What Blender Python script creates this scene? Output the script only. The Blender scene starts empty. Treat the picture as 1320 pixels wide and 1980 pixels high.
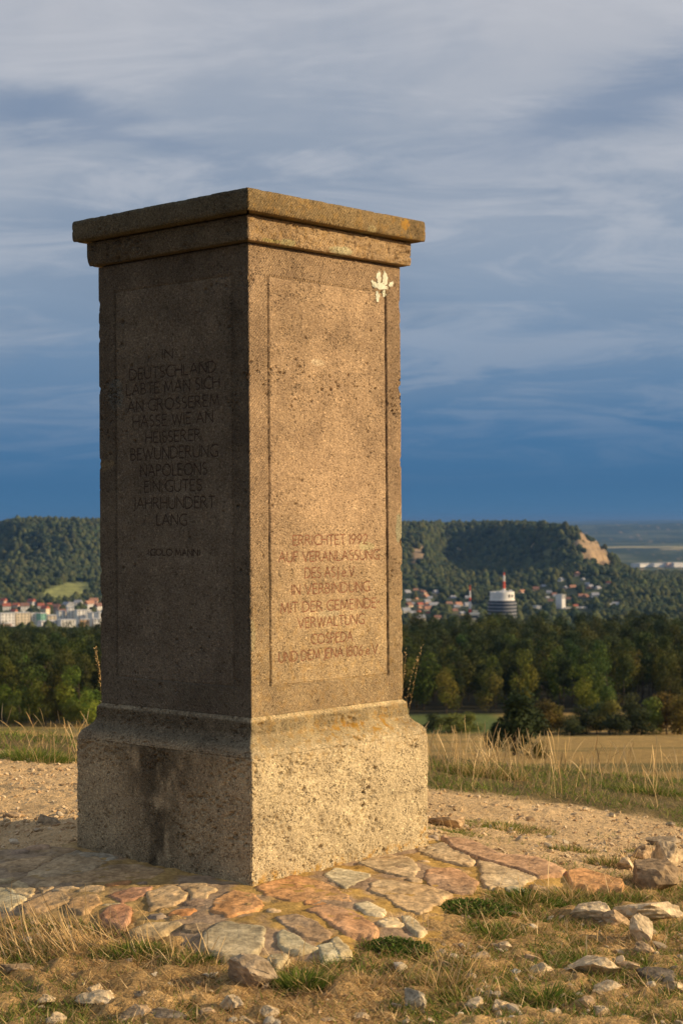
import bpy, math, random
import numpy as np
from mathutils import Vector

rnd = random.Random(7)
rng = np.random.default_rng(11)
SC = bpy.context.scene
COL = SC.collection
R = math.radians

# ------------------------------------------------------------------ camera
F_PX, PITCH, ROLL, CAM_Z = 3298.3, 0.0062, -0.0072, 1.03
cam_d = bpy.data.cameras.new('camera')
cam = bpy.data.objects.new('camera', cam_d); COL.objects.link(cam)
cam_d.sensor_fit = 'HORIZONTAL'; cam_d.sensor_width = 14.9
cam_d.lens = F_PX / 1320 * 14.9
cam_d.clip_start = 0.05; cam_d.clip_end = 90000
cam.rotation_mode = 'XYZ'
_cp, _sp, _cr, _sr = math.cos(PITCH), math.sin(PITCH), math.cos(ROLL), math.sin(ROLL)
CF = Vector((0, _cp, _sp)); CU0 = Vector((0, -_sp, _cp)); CR0 = Vector((1, 0, 0))
# image x axis / y axis after the roll
CR_ = CR0 * _cr + CU0 * _sr
CU_ = CU0 * _cr - CR0 * _sr
from mathutils import Matrix
cam.matrix_world = Matrix(((CR_.x, CU_.x, -CF.x, 0), (CR_.y, CU_.y, -CF.y, 0), (CR_.z, CU_.z, -CF.z, CAM_Z), (0, 0, 0, 1)))
cam_d.dof.use_dof = True; cam_d.dof.focus_distance = 4.95; cam_d.dof.aperture_fstop = 5.6
SC.camera = cam

# ------------------------------------------------------------------ light
SUN_EL, SUN_AZ = R(21), R(-6)          # azimuth measured from +X towards +Y
sun_dir = Vector((math.cos(SUN_AZ) * math.cos(SUN_EL), math.sin(SUN_AZ) * math.cos(SUN_EL), math.sin(SUN_EL)))
sd = bpy.data.lights.new('sun', 'SUN'); sd.energy = 5.0; sd.angle = R(0.53); sd.color = (1.0, 0.74, 0.43)
sun = bpy.data.objects.new('sun', sd); COL.objects.link(sun)
sun.rotation_euler = sun_dir.to_track_quat('Z', 'Y').to_euler()

SC.view_settings.view_transform = 'Standard'; SC.view_settings.look = 'None'
SC.view_settings.exposure = 0.30; SC.view_settings.gamma = 1.0; SC.view_settings.use_curve_mapping = False

world = bpy.data.worlds.new('World'); SC.world = world; world.use_nodes = True
def build_world():
    nt = world.node_tree; nt.nodes.clear()
    N = nt.nodes.new; L = nt.links.new
    out = N('ShaderNodeOutputWorld'); mixs = N('ShaderNodeMixShader')
    bg1 = N('ShaderNodeBackground'); sky = N('ShaderNodeTexSky')
    sky.sky_type = 'NISHITA'; sky.sun_disc = False; sky.sun_elevation = SUN_EL
    sky.sun_rotation = math.atan2(sun_dir.x, sun_dir.y)
    L(sky.outputs[0], bg1.inputs[0]); bg1.inputs[1].default_value = 0.06
    bg2 = N('ShaderNodeBackground'); bg2.inputs[1].default_value = 0.96
    tc = N('ShaderNodeTexCoord'); sep = N('ShaderNodeSeparateXYZ'); L(tc.outputs['Generated'], sep.inputs[0])
    # cloud deck seen in perspective: direction divided by height
    mx = N('ShaderNodeMath'); mx.operation = 'MAXIMUM'; L(sep.outputs[2], mx.inputs[0]); mx.inputs[1].default_value = 0.0
    ad = N('ShaderNodeMath'); ad.operation = 'ADD'; L(mx.outputs[0], ad.inputs[0]); ad.inputs[1].default_value = 0.24
    comb = N('ShaderNodeCombineXYZ')
    for i in range(2):
        dv = N('ShaderNodeMath'); dv.operation = 'DIVIDE'; L(sep.outputs[i], dv.inputs[0]); L(ad.outputs[0], dv.inputs[1]); L(dv.outputs[0], comb.inputs[i])
    def noise(scale, detail, rough, off, st=(1, 1, 1), dist=0.0, rot=0.0):
        mp = N('ShaderNodeMapping'); mp.inputs['Location'].default_value = off; mp.inputs['Scale'].default_value = st
        mp.inputs['Rotation'].default_value = (0, 0, rot)
        L(comb.outputs[0], mp.inputs[0])
        n = N('ShaderNodeTexNoise'); n.inputs['Scale'].default_value = scale; n.inputs['Detail'].default_value = detail
        n.inputs['Roughness'].default_value = rough; n.inputs['Distortion'].default_value = dist
        L(mp.outputs[0], n.inputs[0]); return n
    big = noise(1.9, 5, 0.55, (3.1, 1.7, 0), (0.8, 1.1, 1), 0.8, 0.5)
    mid = noise(4.2, 8, 0.62, (7.7, 4.1, 2), (0.7, 1.5, 1), 0.7, 0.35)
    # height ramp: storm blue low down, lavender grey high up
    ramp = N('ShaderNodeValToRGB'); L(sep.outputs[2], ramp.inputs[0])
    cr = ramp.color_ramp; cr.elements[0].position = 0.0; cr.elements[0].color = (0.044, 0.148, 0.285, 1)
    stops = [(0.022, (0.034, 0.126, 0.262)), (0.05, (0.046, 0.142, 0.288)), (0.085, (0.108, 0.200, 0.335)), (0.13, (0.200, 0.272, 0.378)),
             (0.20, (0.315, 0.355, 0.425)), (0.29, (0.415, 0.430, 0.475)), (0.6, (0.42, 0.43, 0.47))]
    for p, c in stops:
        e = cr.elements.new(p); e.color = (*c, 1)
    cr.elements[-1].position = 1.0; cr.elements[-1].color = (0.39, 0.41, 0.44, 1)
    # patches: darker blue-grey underside and paler veil
    def mul(a, fac_node, lo, hi, frm=0.35, to=0.65):
        mr = N('ShaderNodeMapRange'); mr.inputs[1].default_value = frm; mr.inputs[2].default_value = to
        mr.interpolation_type = 'SMOOTHSTEP'
        L(fac_node.outputs[0], mr.inputs[0]); return mr
    m1 = mul(None, big, 0, 1, 0.40, 0.62); m2 = mul(None, mid, 0, 1, 0.42, 0.66)
    up = N('ShaderNodeMapRange'); up.inputs[1].default_value = 0.03; up.inputs[2].default_value = 0.12; L(sep.outputs[2], up.inputs[0])
    f1 = N('ShaderNodeMath'); f1.operation = 'MULTIPLY'; L(m1.outputs[0], f1.inputs[0]); L(up.outputs[0], f1.inputs[1])
    f1b = N('ShaderNodeMath'); f1b.operation = 'MULTIPLY'; L(f1.outputs[0], f1b.inputs[0]); f1b.inputs[1].default_value = 0.46
    c1 = N('ShaderNodeMixRGB'); L(f1b.outputs[0], c1.inputs[0]); L(ramp.outputs[0], c1.inputs[1]); c1.inputs[2].default_value = (0.155, 0.225, 0.330, 1)
    up2 = N('ShaderNodeMapRange'); up2.inputs[1].default_value = 0.02; up2.inputs[2].default_value = 0.2; L(sep.outputs[2], up2.inputs[0])
    f2 = N('ShaderNodeMath'); f2.operation = 'MULTIPLY'; L(m2.outputs[0], f2.inputs[0]); L(up2.outputs[0], f2.inputs[1])
    f2b = N('ShaderNodeMath'); f2b.operation = 'MULTIPLY'; L(f2.outputs[0], f2b.inputs[0]); f2b.inputs[1].default_value = 0.55
    c2 = N('ShaderNodeMixRGB'); L(f2b.outputs[0], c2.inputs[0]); L(c1.outputs[0], c2.inputs[1]); c2.inputs[2].default_value = (0.46, 0.475, 0.52, 1)
    # a long dark cloud bar climbing to the right
    def mth(op, a, b):
        m = N('ShaderNodeMath'); m.operation = op
        for i, v in enumerate((a, b)):
            if isinstance(v, (int, float)): m.inputs[i].default_value = v
            else: L(v, m.inputs[i])
        return m.outputs[0]
    wisp = noise(5.5, 7, 0.65, (1.2, 8.8, 4), (0.6, 1.6, 1), 0.6, 0.3)
    az = mth('DIVIDE', sep.outputs[0], sep.outputs[1]); el = mth('ADD', sep.outputs[2], mth('MULTIPLY', mth('SUBTRACT', wisp.outputs[0], 0.5), 0.055))
    def bar(e0, sl, wd, a0, a1, k):
        dd = mth('DIVIDE', mth('SUBTRACT', el, mth('ADD', mth('MULTIPLY', az, sl), e0)), wd)
        g = mth('POWER', 2.718, mth('MULTIPLY', mth('MULTIPLY', dd, dd), -1.0))
        mr = N('ShaderNodeMapRange'); mr.interpolation_type = 'SMOOTHSTEP'; mr.inputs[1].default_value = a0; mr.inputs[2].default_value = a1; L(az, mr.inputs[0])
        return mth('MULTIPLY', mth('MULTIPLY', g, mr.outputs[0]), k)
    out_c = c2.outputs[0]
    for args in ((0.197, 0.24, 0.017, 0.02, 0.16, 0.75), (0.228, -0.02, 0.012, -0.12, -0.19, 0.7), (0.185, -0.30, 0.010, -0.02, -0.12, 0.5)):
        cm = N('ShaderNodeMixRGB'); L(bar(*args), cm.inputs[0]); L(out_c, cm.inputs[1]); cm.inputs[2].default_value = (0.150, 0.215, 0.325, 1); out_c = cm.outputs[0]
    L(out_c, bg2.inputs[0])
    mixs.inputs[0].default_value = 0.95
    L(bg1.outputs[0], mixs.inputs[1]); L(bg2.outputs[0], mixs.inputs[2]); L(mixs.outputs[0], out.inputs[0])
build_world()

# ------------------------------------------------------------------ noise and mesh helpers
def _hash(ix, iy, iz, seed):
    h = (ix * 374761393 + iy * 668265263 + iz * 2147483647 + seed * 974634777) & 0xFFFFFFFF
    h = ((h ^ (h >> 13)) * 1274126177) & 0xFFFFFFFF
    h = h ^ (h >> 16)
    return (h & 0xFFFFFF) / float(0xFFFFFF)
def vnoise(x, y, z=0.0, seed=0):
    x = np.asarray(x, float); y = np.asarray(y, float); z = np.zeros_like(x) + z
    ix, iy, iz = np.floor(x).astype(np.int64), np.floor(y).astype(np.int64), np.floor(z).astype(np.int64)
    fx, fy, fz = x - ix, y - iy, z - iz
    fx = fx * fx * (3 - 2 * fx); fy = fy * fy * (3 - 2 * fy); fz = fz * fz * (3 - 2 * fz)
    def c(a, b, d): return _hash(ix + a, iy + b, iz + d, seed)
    r0 = (c(0,0,0) * (1-fx) + c(1,0,0) * fx) * (1-fy) + (c(0,1,0) * (1-fx) + c(1,1,0) * fx) * fy
    r1 = (c(0,0,1) * (1-fx) + c(1,0,1) * fx) * (1-fy) + (c(0,1,1) * (1-fx) + c(1,1,1) * fx) * fy
    return r0 * (1-fz) + r1 * fz
def fbm(x, y, z=0.0, oct=4, seed=0, gain=0.5):
    s = 0; a = 1; t = 0
    for i in range(oct):
        k = 2.03 ** i
        s = s + a * vnoise(np.asarray(x) * k, np.asarray(y) * k, np.asarray(z) * k, seed + i * 17); t += a; a *= gain
    return s / t                                          # 0..1
def sstep(a, b, x):
    t = np.clip((np.asarray(x, float) - a) / (b - a), 0, 1); return t * t * (3 - 2 * t)

def mesh_np(name, V, Q=None, T=None, mat=None, parent=None, smooth=False, col=None, link=True, extra=None):
    me = bpy.data.meshes.new(name)
    V = np.ascontiguousarray(V, np.float32)
    nq = 0 if Q is None else len(Q); nt_ = 0 if T is None else len(T)
    idx = []; 
    if nq: idx.append(np.asarray(Q, np.int32).ravel())
    if nt_: idx.append(np.asarray(T, np.int32).ravel())
    idx = np.concatenate(idx)
    starts = np.concatenate([np.arange(nq) * 4, nq * 4 + np.arange(nt_) * 3]).astype(np.int32)
    me.vertices.add(len(V)); me.vertices.foreach_set('co', V.ravel())
    me.loops.add(len(idx)); me.loops.foreach_set('vertex_index', idx)
    me.polygons.add(nq + nt_); me.polygons.foreach_set('loop_start', starts)
    me.update(calc_edges=True); me.validate()
    me.polygons.foreach_set('use_smooth', np.full(len(me.polygons), smooth))
    if col is not None: add_col(me, 'col', col)
    if extra:
        for k, c in extra.items(): add_col(me, k, c)
    if mat: me.materials.append(mat)
    if not link: return me
    return link_obj(name, me, parent)
def add_col(me, name, c):
    c = np.asarray(c, np.float32)
    if c.shape[1] == 3: c = np.concatenate([c, np.ones((len(c), 1), np.float32)], 1)
    a = me.attributes.new(name, 'FLOAT_COLOR', 'POINT'); a.data.foreach_set('color', np.ascontiguousarray(c).ravel())
def link_obj(name, me, parent=None):
    o = bpy.data.objects.new(name, me); COL.objects.link(o)
    if parent: o.parent = parent
    return o
def tag(o, label=None, cat=None, group=None, kind=None):
    if label: o['label'] = label
    if cat: o['category'] = cat
    if group: o['group'] = group
    if kind: o['kind'] = kind
    return o
def empty(name, loc=(0, 0, 0), rz=0.0):
    o = bpy.data.objects.new(name, None); COL.objects.link(o); o.location = loc; o.rotation_euler = (0, 0, rz); o.empty_display_size = 0.1
    return o
def grid_quads(nu, nv):
    i = np.arange(nu - 1)[:, None] * nv + np.arange(nv - 1)[None, :]
    i = i.ravel(); return np.stack([i, i + nv, i + nv + 1, i + 1], 1)

# ------------------------------------------------------------------ the land
BX, BY, YAW = -0.2892, 5.4753, 0.7428          # the monument's foot
BW = 0.399
_c, _s = math.cos(YAW), math.sin(YAW)
def base_sdf(x, y):
    dx, dy = x - BX, y - BY
    lx = dx * _c - dy * _s; ly = dx * _s + dy * _c
    ax, ay = np.abs(lx) - BW, np.abs(ly) - BW
    return np.hypot(np.maximum(ax, 0), np.maximum(ay, 0)) + np.minimum(np.maximum(ax, ay), 0)
PD = np.array([-9000, -60, -20, 0, 6.0, 7.2, 8.4, 9.1, 12, 20, 30, 60, 95, 130, 180, 260, 330, 450, 640, 1000, 1400, 1800, 2200, 2700, 3200, 5500, 9000, 12000, 16000, 30000, 60000.])
PZ = np.array([-40, -3, -0.5, -0.1, -0.07, -0.06, -0.07, -0.20, -0.90, -2.15, -3.65, -7.8, -12.4, -16.8, -22.9, -31.6, -36.0, -42.5, -49.5, -80, -100, -112, -110, -106, -112, -146, -132, -120, -62, -30, -30.])
CX = np.array([-6000, -2500, -900, -500, 135, 381, 425, 465, 510, 580, 680, 1100, 6000.])
YX = np.array([-6000, -1500, -1000, -760, -620, -500, -350, -100, 95, 150, 215, 270, 385, 430, 480, 560, 760, 6000.])
YY = np.array([3900, 3600, 3700, 3800, 3420, 3360, 3600, 3650, 3300, 3330, 3640, 3560, 3130, 3110, 3190, 3420, 3650, 3900.])
CZ = np.array([40, 20, 6, 2, -9, -12, -22, -42, -80, -112, -138, -146, -140.])
def H(x, y):
    x = np.asarray(x, float); y = np.asarray(y, float)
    z = np.interp(y, PD, PZ)
    rr = np.hypot(x - BX, y - BY)
    near = 1 - sstep(14, 30, rr)
    rho = np.maximum(base_sdf(x, y), 0)
    z = z + near * sstep(4.6, 7.2, y) * (-0.055 * np.clip(x, -3, 3) - 0.06 * np.clip(x - .3, 0, 2))
    z = z + (0.068 * (1 - sstep(0.03, 1.0, rho))) * (rr < 4) - 0.02 * near
    z = z + near * 0.022 * (fbm(x * 2.3, y * 2.3, 0, 3, 3) - 0.5) * sstep(0.02, 0.5, rho)
    amp = sstep(30, 400, rr)
    z = z + amp * np.minimum(rr / 400, 3.0) * 3.0 * (fbm(x / 160, y / 160, 0, 3, 9) - 0.5)
    # the ridge: plateau edge ye(x); spurs and gullies make its lit and shaded flanks
    ye = np.interp(x, YX, YY) + 130 * (fbm(x / 170, y / 900 + 3, 0, 3, 21) - 0.5)
    S = 0.28 * np.clip((y - (ye - 950)) / 590, 0, 1) + 0.72 * sstep(ye - 390, ye + 20, y)
    cr = np.interp(x, CX, CZ) + 10 * (fbm(x / 260, 7.7, 0, 2, 5) - 0.5)
    hill = z + (cr - z) * S + 16 * (fbm(x / 75, y / 220, 0, 3, 23) - 0.5) * sstep(0.1, .4, S) * (1 - sstep(.85, 1, S))
    hill = np.where(cr > z, hill, z)
    cm_ = sstep(355, 385, x) * (1 - sstep(480, 500, x)) * sstep(-330, -280, y - np.interp(x, YX, YY)) * (1 - sstep(-60, 0, y - np.interp(x, YX, YY)))
    hill = hill + cm_ * (5.0 * np.sin(hill * .42 + x * .03) + 26 * (fbm(x / 26, y / 60, 0, 4, 33) - .5))
    back = 1 - sstep(5200, 7200, y)
    z = np.where(y > 2300, z + (hill - z) * back, z)
    # low wooded swells far away
    far = sstep(8500, 12000, y)
    z = z + far * 130 * (fbm(x / 2600, y / 2300, 0, 3, 40) - 0.48)
    return z
def ray(px, py):
    X = (px - 660) / F_PX; Y = (py - 990) / F_PX
    return (CR_ * X - CU_ * Y + CF)
def gp(px, py, off=0.0, tmax=60):
    """where the line of sight through a point of the photograph meets the ground"""
    d = ray(px, py); t = 2.5; dt = 0.05
    while t < tmax:
        p = Vector((0, 0, CAM_Z)) + d * t
        if p.z < float(H(p.x, p.y)) + off: break
        t += dt
    lo, hi = t - dt, t
    for _ in range(12):
        m = (lo + hi) / 2; p = Vector((0, 0, CAM_Z)) + d * m
        if p.z < float(H(p.x, p.y)) + off: hi = m
        else: lo = m
    p = Vector((0, 0, CAM_Z)) + d * hi
    return p
def at(px, D):
    return (px - 660) / F_PX * D
def sdf_poly(X, Y, P):
    P = np.asarray(P, float); d = np.full(X.shape, 1e9); inside = np.zeros(X.shape, bool)
    n = len(P)
    for i in range(n):
        ax, ay = P[i]; bx, by = P[(i + 1) % n]
        ex, ey = bx - ax, by - ay; wx, wy = X - ax, Y - ay
        t = np.clip((wx * ex + wy * ey) / (ex * ex + ey * ey + 1e-12), 0, 1)
        d = np.minimum(d, np.hypot(wx - t * ex, wy - t * ey))
        cond = ((ay > Y) != (by > Y))
        with np.errstate(divide='ignore', invalid='ignore'):
            xs = (bx - ax) * (Y - ay) / (by - ay + 1e-30) + ax
        inside ^= cond & (X < xs)
    return np.where(inside, d, -d)

# ------------------------------------------------------------------ materials
def new_mat(name):
    m = bpy.data.materials.new(name); m.use_nodes = True
    nt = m.node_tree; nt.nodes.clear()
    out = nt.nodes.new('ShaderNodeOutputMaterial'); p = nt.nodes.new('ShaderNodeBsdfPrincipled')
    nt.links.new(p.outputs[0], out.inputs[0]); p.inputs['Roughness'].default_value = 0.9
    p.inputs['Specular IOR Level'].default_value = 0.15
    return m, nt, p, out
def n_noise(nt, vec, scale, detail=4, rough=0.55, dist=0.0, st=None, rot=None):
    n = nt.nodes.new('ShaderNodeTexNoise'); n.inputs['Scale'].default_value = scale; n.inputs['Detail'].default_value = detail
    n.inputs['Roughness'].default_value = rough; n.inputs['Distortion'].default_value = dist
    if st or rot:
        mp = nt.nodes.new('ShaderNodeMapping')
        if st: mp.inputs['Scale'].default_value = st
        if rot: mp.inputs['Rotation'].default_value = rot
        nt.links.new(vec, mp.inputs[0]); vec = mp.outputs[0]
    nt.links.new(vec, n.inputs['Vector']); return n.outputs[0]
def n_map(nt, v, a, b, lo=0.0, hi=1.0):
    m = nt.nodes.new('ShaderNodeMapRange'); nt.links.new(v, m.inputs[0])
    m.inputs[1].default_value = a; m.inputs[2].default_value = b; m.inputs[3].default_value = lo; m.inputs[4].default_value = hi
    return m.outputs[0]
def n_mix(nt, f, a, b, mode='MIX'):
    m = nt.nodes.new('ShaderNodeMixRGB'); m.blend_type = mode
    for i, v in enumerate((f, a, b)):
        if isinstance(v, (int, float)): m.inputs[i].default_value = v
        elif isinstance(v, tuple): m.inputs[i].default_value = (*v, 1)
        else: nt.links.new(v, m.inputs[i])
    return m.outputs[0]
def n_math(nt, op, a, b=None):
    m = nt.nodes.new('ShaderNodeMath'); m.operation = op
    for i, v in enumerate((a, b)):
        if v is None: continue
        if isinstance(v, (int, float)): m.inputs[i].default_value = v
        else: nt.links.new(v, m.inputs[i])
    return m.outputs[0]
def n_bump(nt, p, h, dist, strength=1.0):
    b = nt.nodes.new('ShaderNodeBump'); b.inputs['Distance'].default_value = dist; b.inputs['Strength'].default_value = strength
    nt.links.new(h, b.inputs['Height']); nt.links.new(b.outputs[0], p.inputs['Normal']); return b
def coord(nt, which='Object'):
    return nt.nodes.new('ShaderNodeTexCoord').outputs[which]
def attr(nt, name):
    a = nt.nodes.new('ShaderNodeAttribute'); a.attribute_name = name; return a

# weathered shell limestone. colour attributes: col = stone colour with some painted shade, msk = (orange lichen, tooling, pits)
def stone_mat(name, pit_scale=95.0, pit_amt=0.6, streak=0.5):
    m, nt, p, out = new_mat(name)
    co = coord(nt); a = attr(nt, 'col'); k = attr(nt, 'msk')
    sep = nt.nodes.new('ShaderNodeSeparateColor'); nt.links.new(k.outputs[0], sep.inputs[0])
    mott = n_noise(nt, co, 9, 6, 0.65); fine = n_noise(nt, co, 160, 5, 0.7); grain = n_noise(nt, co, 420, 3, 0.6)
    c = n_mix(nt, 1.0, a.outputs[0], n_mix(nt, n_map(nt, mott, 0.32, 0.68), (0.78, 0.76, 0.74), (1.16, 1.15, 1.10)), 'MULTIPLY')
    c = n_mix(nt, 1.0, c, n_mix(nt, n_map(nt, fine, 0.3, 0.7), (0.76, 0.75, 0.72), (1.20, 1.20, 1.18)), 'MULTIPLY')
    v2 = nt.nodes.new('ShaderNodeTexVoronoi'); v2.inputs['Scale'].default_value = 310; nt.links.new(co, v2.inputs['Vector'])
    vs = nt.nodes.new('ShaderNodeSeparateColor'); nt.links.new(v2.outputs['Color'], vs.inputs[0])
    c = n_mix(nt, 1.0, c, n_mix(nt, vs.outputs[0], (0.70, 0.69, 0.67), (1.29, 1.29, 1.27)), 'MULTIPLY')
    v3 = nt.nodes.new('ShaderNodeTexVoronoi'); v3.inputs['Scale'].default_value = 170; nt.links.new(co, v3.inputs['Vector'])
    v3s = nt.nodes.new('ShaderNodeSeparateColor'); nt.links.new(v3.outputs['Color'], v3s.inputs[0])
    c = n_mix(nt, n_map(nt, v3s.outputs[1], 0.93, 0.96, 0, 0.55), c, n_mix(nt, 1.0, c, (1.7, 1.7, 1.65), 'MULTIPLY'))
    c = n_mix(nt, n_map(nt, v3s.outputs[2], 0.92, 0.95, 0, 0.6), c, n_mix(nt, 1.0, c, (.35, .34, .33), 'MULTIPLY'))
    # pale grains
    c = n_mix(nt, n_map(nt, grain, 0.60, 0.68, 0, 0.30), c, (0.62, 0.54, 0.42))
    # yellow-orange lichen where the mask allows
    ln = n_noise(nt, co, 38, 5, 0.7)
    lf = n_math(nt, 'MULTIPLY', n_map(nt, ln, 0.50, 0.60), sep.outputs[0])
    c = n_mix(nt, lf, c, n_mix(nt, n_noise(nt, co, 90, 2), (0.50, 0.20, 0.035), (0.50, 0.36, 0.07)))
    # tiny dark pores
    vo = nt.nodes.new('ShaderNodeTexVoronoi'); vo.inputs['Scale'].default_value = pit_scale
    wv = nt.nodes.new('ShaderNodeVectorMath'); wv.operation = 'ADD'; nt.links.new(co, wv.inputs[0])
    wn = nt.nodes.new('ShaderNodeTexNoise'); wn.inputs['Scale'].default_value = 60; nt.links.new(co, wn.inputs['Vector'])
    ws = nt.nodes.new('ShaderNodeVectorMath'); ws.operation = 'SCALE'; ws.inputs['Scale'].default_value = 0.012
    nt.links.new(wn.outputs['Color'], ws.inputs[0]); nt.links.new(ws.outputs[0], wv.inputs[1]); nt.links.new(wv.outputs[0], vo.inputs['Vector'])
    pore = n_map(nt, vo.outputs['Distance'], 0.14, 0.40, 1, 0)
    where = n_map(nt, n_noise(nt, co, 22, 3, 0.7), 0.46, 0.60)
    pore = n_math(nt, 'MULTIPLY', pore, n_math(nt, 'MULTIPLY', where, sep.outputs[2]))
    # shade inside the pores, painted in as a near-black colour
    c = n_mix(nt, n_math(nt, 'MULTIPLY', pore, 0.55), c, (0.05, 0.042, 0.034))
    # tooling: slanting chisel strokes
    tool = nt.nodes.new('ShaderNodeTexWave'); tool.wave_type = 'BANDS'; tool.bands_direction = 'Z'
    tool.inputs['Scale'].default_value = 62; tool.inputs['Distortion'].default_value = 1.6; tool.inputs['Detail'].default_value = 2; tool.inputs['Detail Scale'].default_value = 6
    mp = nt.nodes.new('ShaderNodeMapping'); mp.inputs['Rotation'].default_value = (R(-48), R(48), 0); nt.links.new(co, mp.inputs[0]); nt.links.new(mp.outputs[0], tool.inputs[0])
    tl = n_math(nt, 'MULTIPLY', tool.outputs[1], n_math(nt, 'MULTIPLY', sep.outputs[1], streak))
    hor = n_noise(nt, co, 60, 3, 0.6, st=(1, 1, 5.5))
    h = n_math(nt, 'ADD', n_math(nt, 'MULTIPLY', fine, 0.9), n_math(nt, 'MULTIPLY', grain, 0.45))
    h = n_math(nt, 'ADD', h, n_math(nt, 'MULTIPLY', hor, 0.55))
    h = n_math(nt, 'ADD', h, tl)
    h = n_math(nt, 'SUBTRACT', h, n_math(nt, 'MULTIPLY', pore, 1.7 * pit_amt))
    n_bump(nt, p, h, 0.0046, 1.0)
    nt.links.new(c, p.inputs['Base Color']); p.inputs['Roughness'].default_value = 0.95
    return m
M_STONE = stone_mat('weathered_limestone', 130.0, 0.9, 0.75)
M_PLINTH = stone_mat('pitted_limestone', 125.0, 1.2, 0.5)

def attr_mat(name, rough=0.9, trans=0.0, nscale=0.0, bump=0.0, var=(0.75, 1.25), randomize=0.0, mid=0):
    m, nt, p, out = new_mat(name); a = attr(nt, 'col'); c = a.outputs[0]; co = coord(nt)
    if nscale:
        n = n_noise(nt, co, nscale, 5, 0.65)
        c = n_mix(nt, 1.0, c, n_mix(nt, n_map(nt, n, 0.3, 0.7), (var[0],) * 3, (var[1],) * 3), 'MULTIPLY')
        if mid:
            n2 = n_noise(nt, co, mid, 3, 0.6)
            c = n_mix(nt, 1.0, c, n_mix(nt, n_map(nt, n2, 0.35, 0.65), (0.78, 0.76, 0.72), (1.2, 1.2, 1.18)), 'MULTIPLY')
        if bump: n_bump(nt, p, n, bump)
    if randomize:
        oi = nt.nodes.new('ShaderNodeObjectInfo')
        hs = nt.nodes.new('ShaderNodeHueSaturation'); nt.links.new(c, hs.inputs['Color'])
        nt.links.new(n_map(nt, oi.outputs['Random'], 0, 1, 1 - randomize, 1 + randomize), hs.inputs['Value'])
        h2 = n_math(nt, 'FRACT', n_math(nt, 'MULTIPLY', oi.outputs['Random'], 7.31))
        nt.links.new(n_map(nt, h2, 0, 1, 0.47, 0.52), hs.inputs['Hue']); c = hs.outputs[0]
    nt.links.new(c, p.inputs['Base Color']); p.inputs['Roughness'].default_value = rough
    if trans:
        t = nt.nodes.new('ShaderNodeBsdfTranslucent'); nt.links.new(c, t.inputs[0])
        mx = nt.nodes.new('ShaderNodeMixShader'); mx.inputs[0].default_value = trans
        nt.links.new(p.outputs[0], mx.inputs[1]); nt.links.new(t.outputs[0], mx.inputs[2]); nt.links.new(mx.outputs[0], out.inputs[0])
    return m
M_GRASS = attr_mat('grass_blades', 0.75, 0.3)
M_PEBBLE = attr_mat('loose_stone', 0.95, 0, 300, 0.001)
M_ROCK = attr_mat('limestone_rock', 0.95, 0, 55, 0.006, (0.6, 1.3), mid=9)
M_FLAG = attr_mat('flagstone', 0.95, 0, 70, 0.004, (0.66, 1.28), mid=14)
M_LEAF = attr_mat('leaves', 0.8, 0.22, randomize=0.22)
M_WOOD = attr_mat('far_wood', 0.95, 0.0, 0.5, 0.5, (0.6, 1.3), randomize=0.28)
def plain(name, c, rough=0.85, nscale=3.0, amt=0.12, metal=0.0):
    m, nt, p, out = new_mat(name); n = n_noise(nt, coord(nt), nscale, 4, 0.6)
    col = n_mix(nt, n_map(nt, n, 0.3, 0.7), tuple(v * (1 - amt) for v in c), tuple(min(1, v * (1 + amt)) for v in c))
    nt.links.new(col, p.inputs['Base Color']); p.inputs['Roughness'].default_value = rough; p.inputs['Metallic'].default_value = metal
    return m
M_BARK = plain('bark', (0.07, 0.055, 0.04), 0.95)

# ------------------------------------------------------------------ ground
def axis(segs):
    out = []
    for a, b, s in segs:
        n = max(1, int(round((b - a) / s))); out.append(np.linspace(a, b, n, endpoint=False))
    out.append([segs[-1][1]]); return np.concatenate(out)
# zone outlines, from the photograph's ground points
def zone(pts): return [tuple(gp(a, b).xy) for a, b in pts]
APRON = zone([(-60, 1650), (60, 1640), (146, 1632), (300, 1600), (600, 1590), (829, 1618), (900, 1640), (1010, 1665), (1120, 1688), (1205, 1708), (1200, 1728), (1060, 1738),
              (900, 1752), (862, 1800), (850, 1835), (700, 1812), (690, 1842), (560, 1875), (530, 1880), (445, 1865), (345, 1832), (250, 1795), (110, 1785), (-60, 1785)])
def near_zones(X, Y):
    n = fbm(X * 3.1, Y * 3.1, 0, 4, 51) - 0.5
    edge_far = 7.35 - 0.26 * np.clip(X, -2.5, 2.5) + 0.08 * np.sin(X * 2.1) + 0.5 * n
    path = sstep(-0.10, 0.12, edge_far - Y)
    # the grassy apron foreground starts a little in front of the foot
    fy = 5.15 + 0.5 * n + 0.10 * np.clip(X, -1, 1.5) - 0.35 * np.clip(-X - 0.3, 0, 1)
    path = path * sstep(-0.12, 0.2, Y - fy)
    verge = sstep(-0.15, 0.1, Y - edge_far)
    soil = 1 - path - verge
    return path, verge, np.clip(soil, 0, 1)
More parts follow.
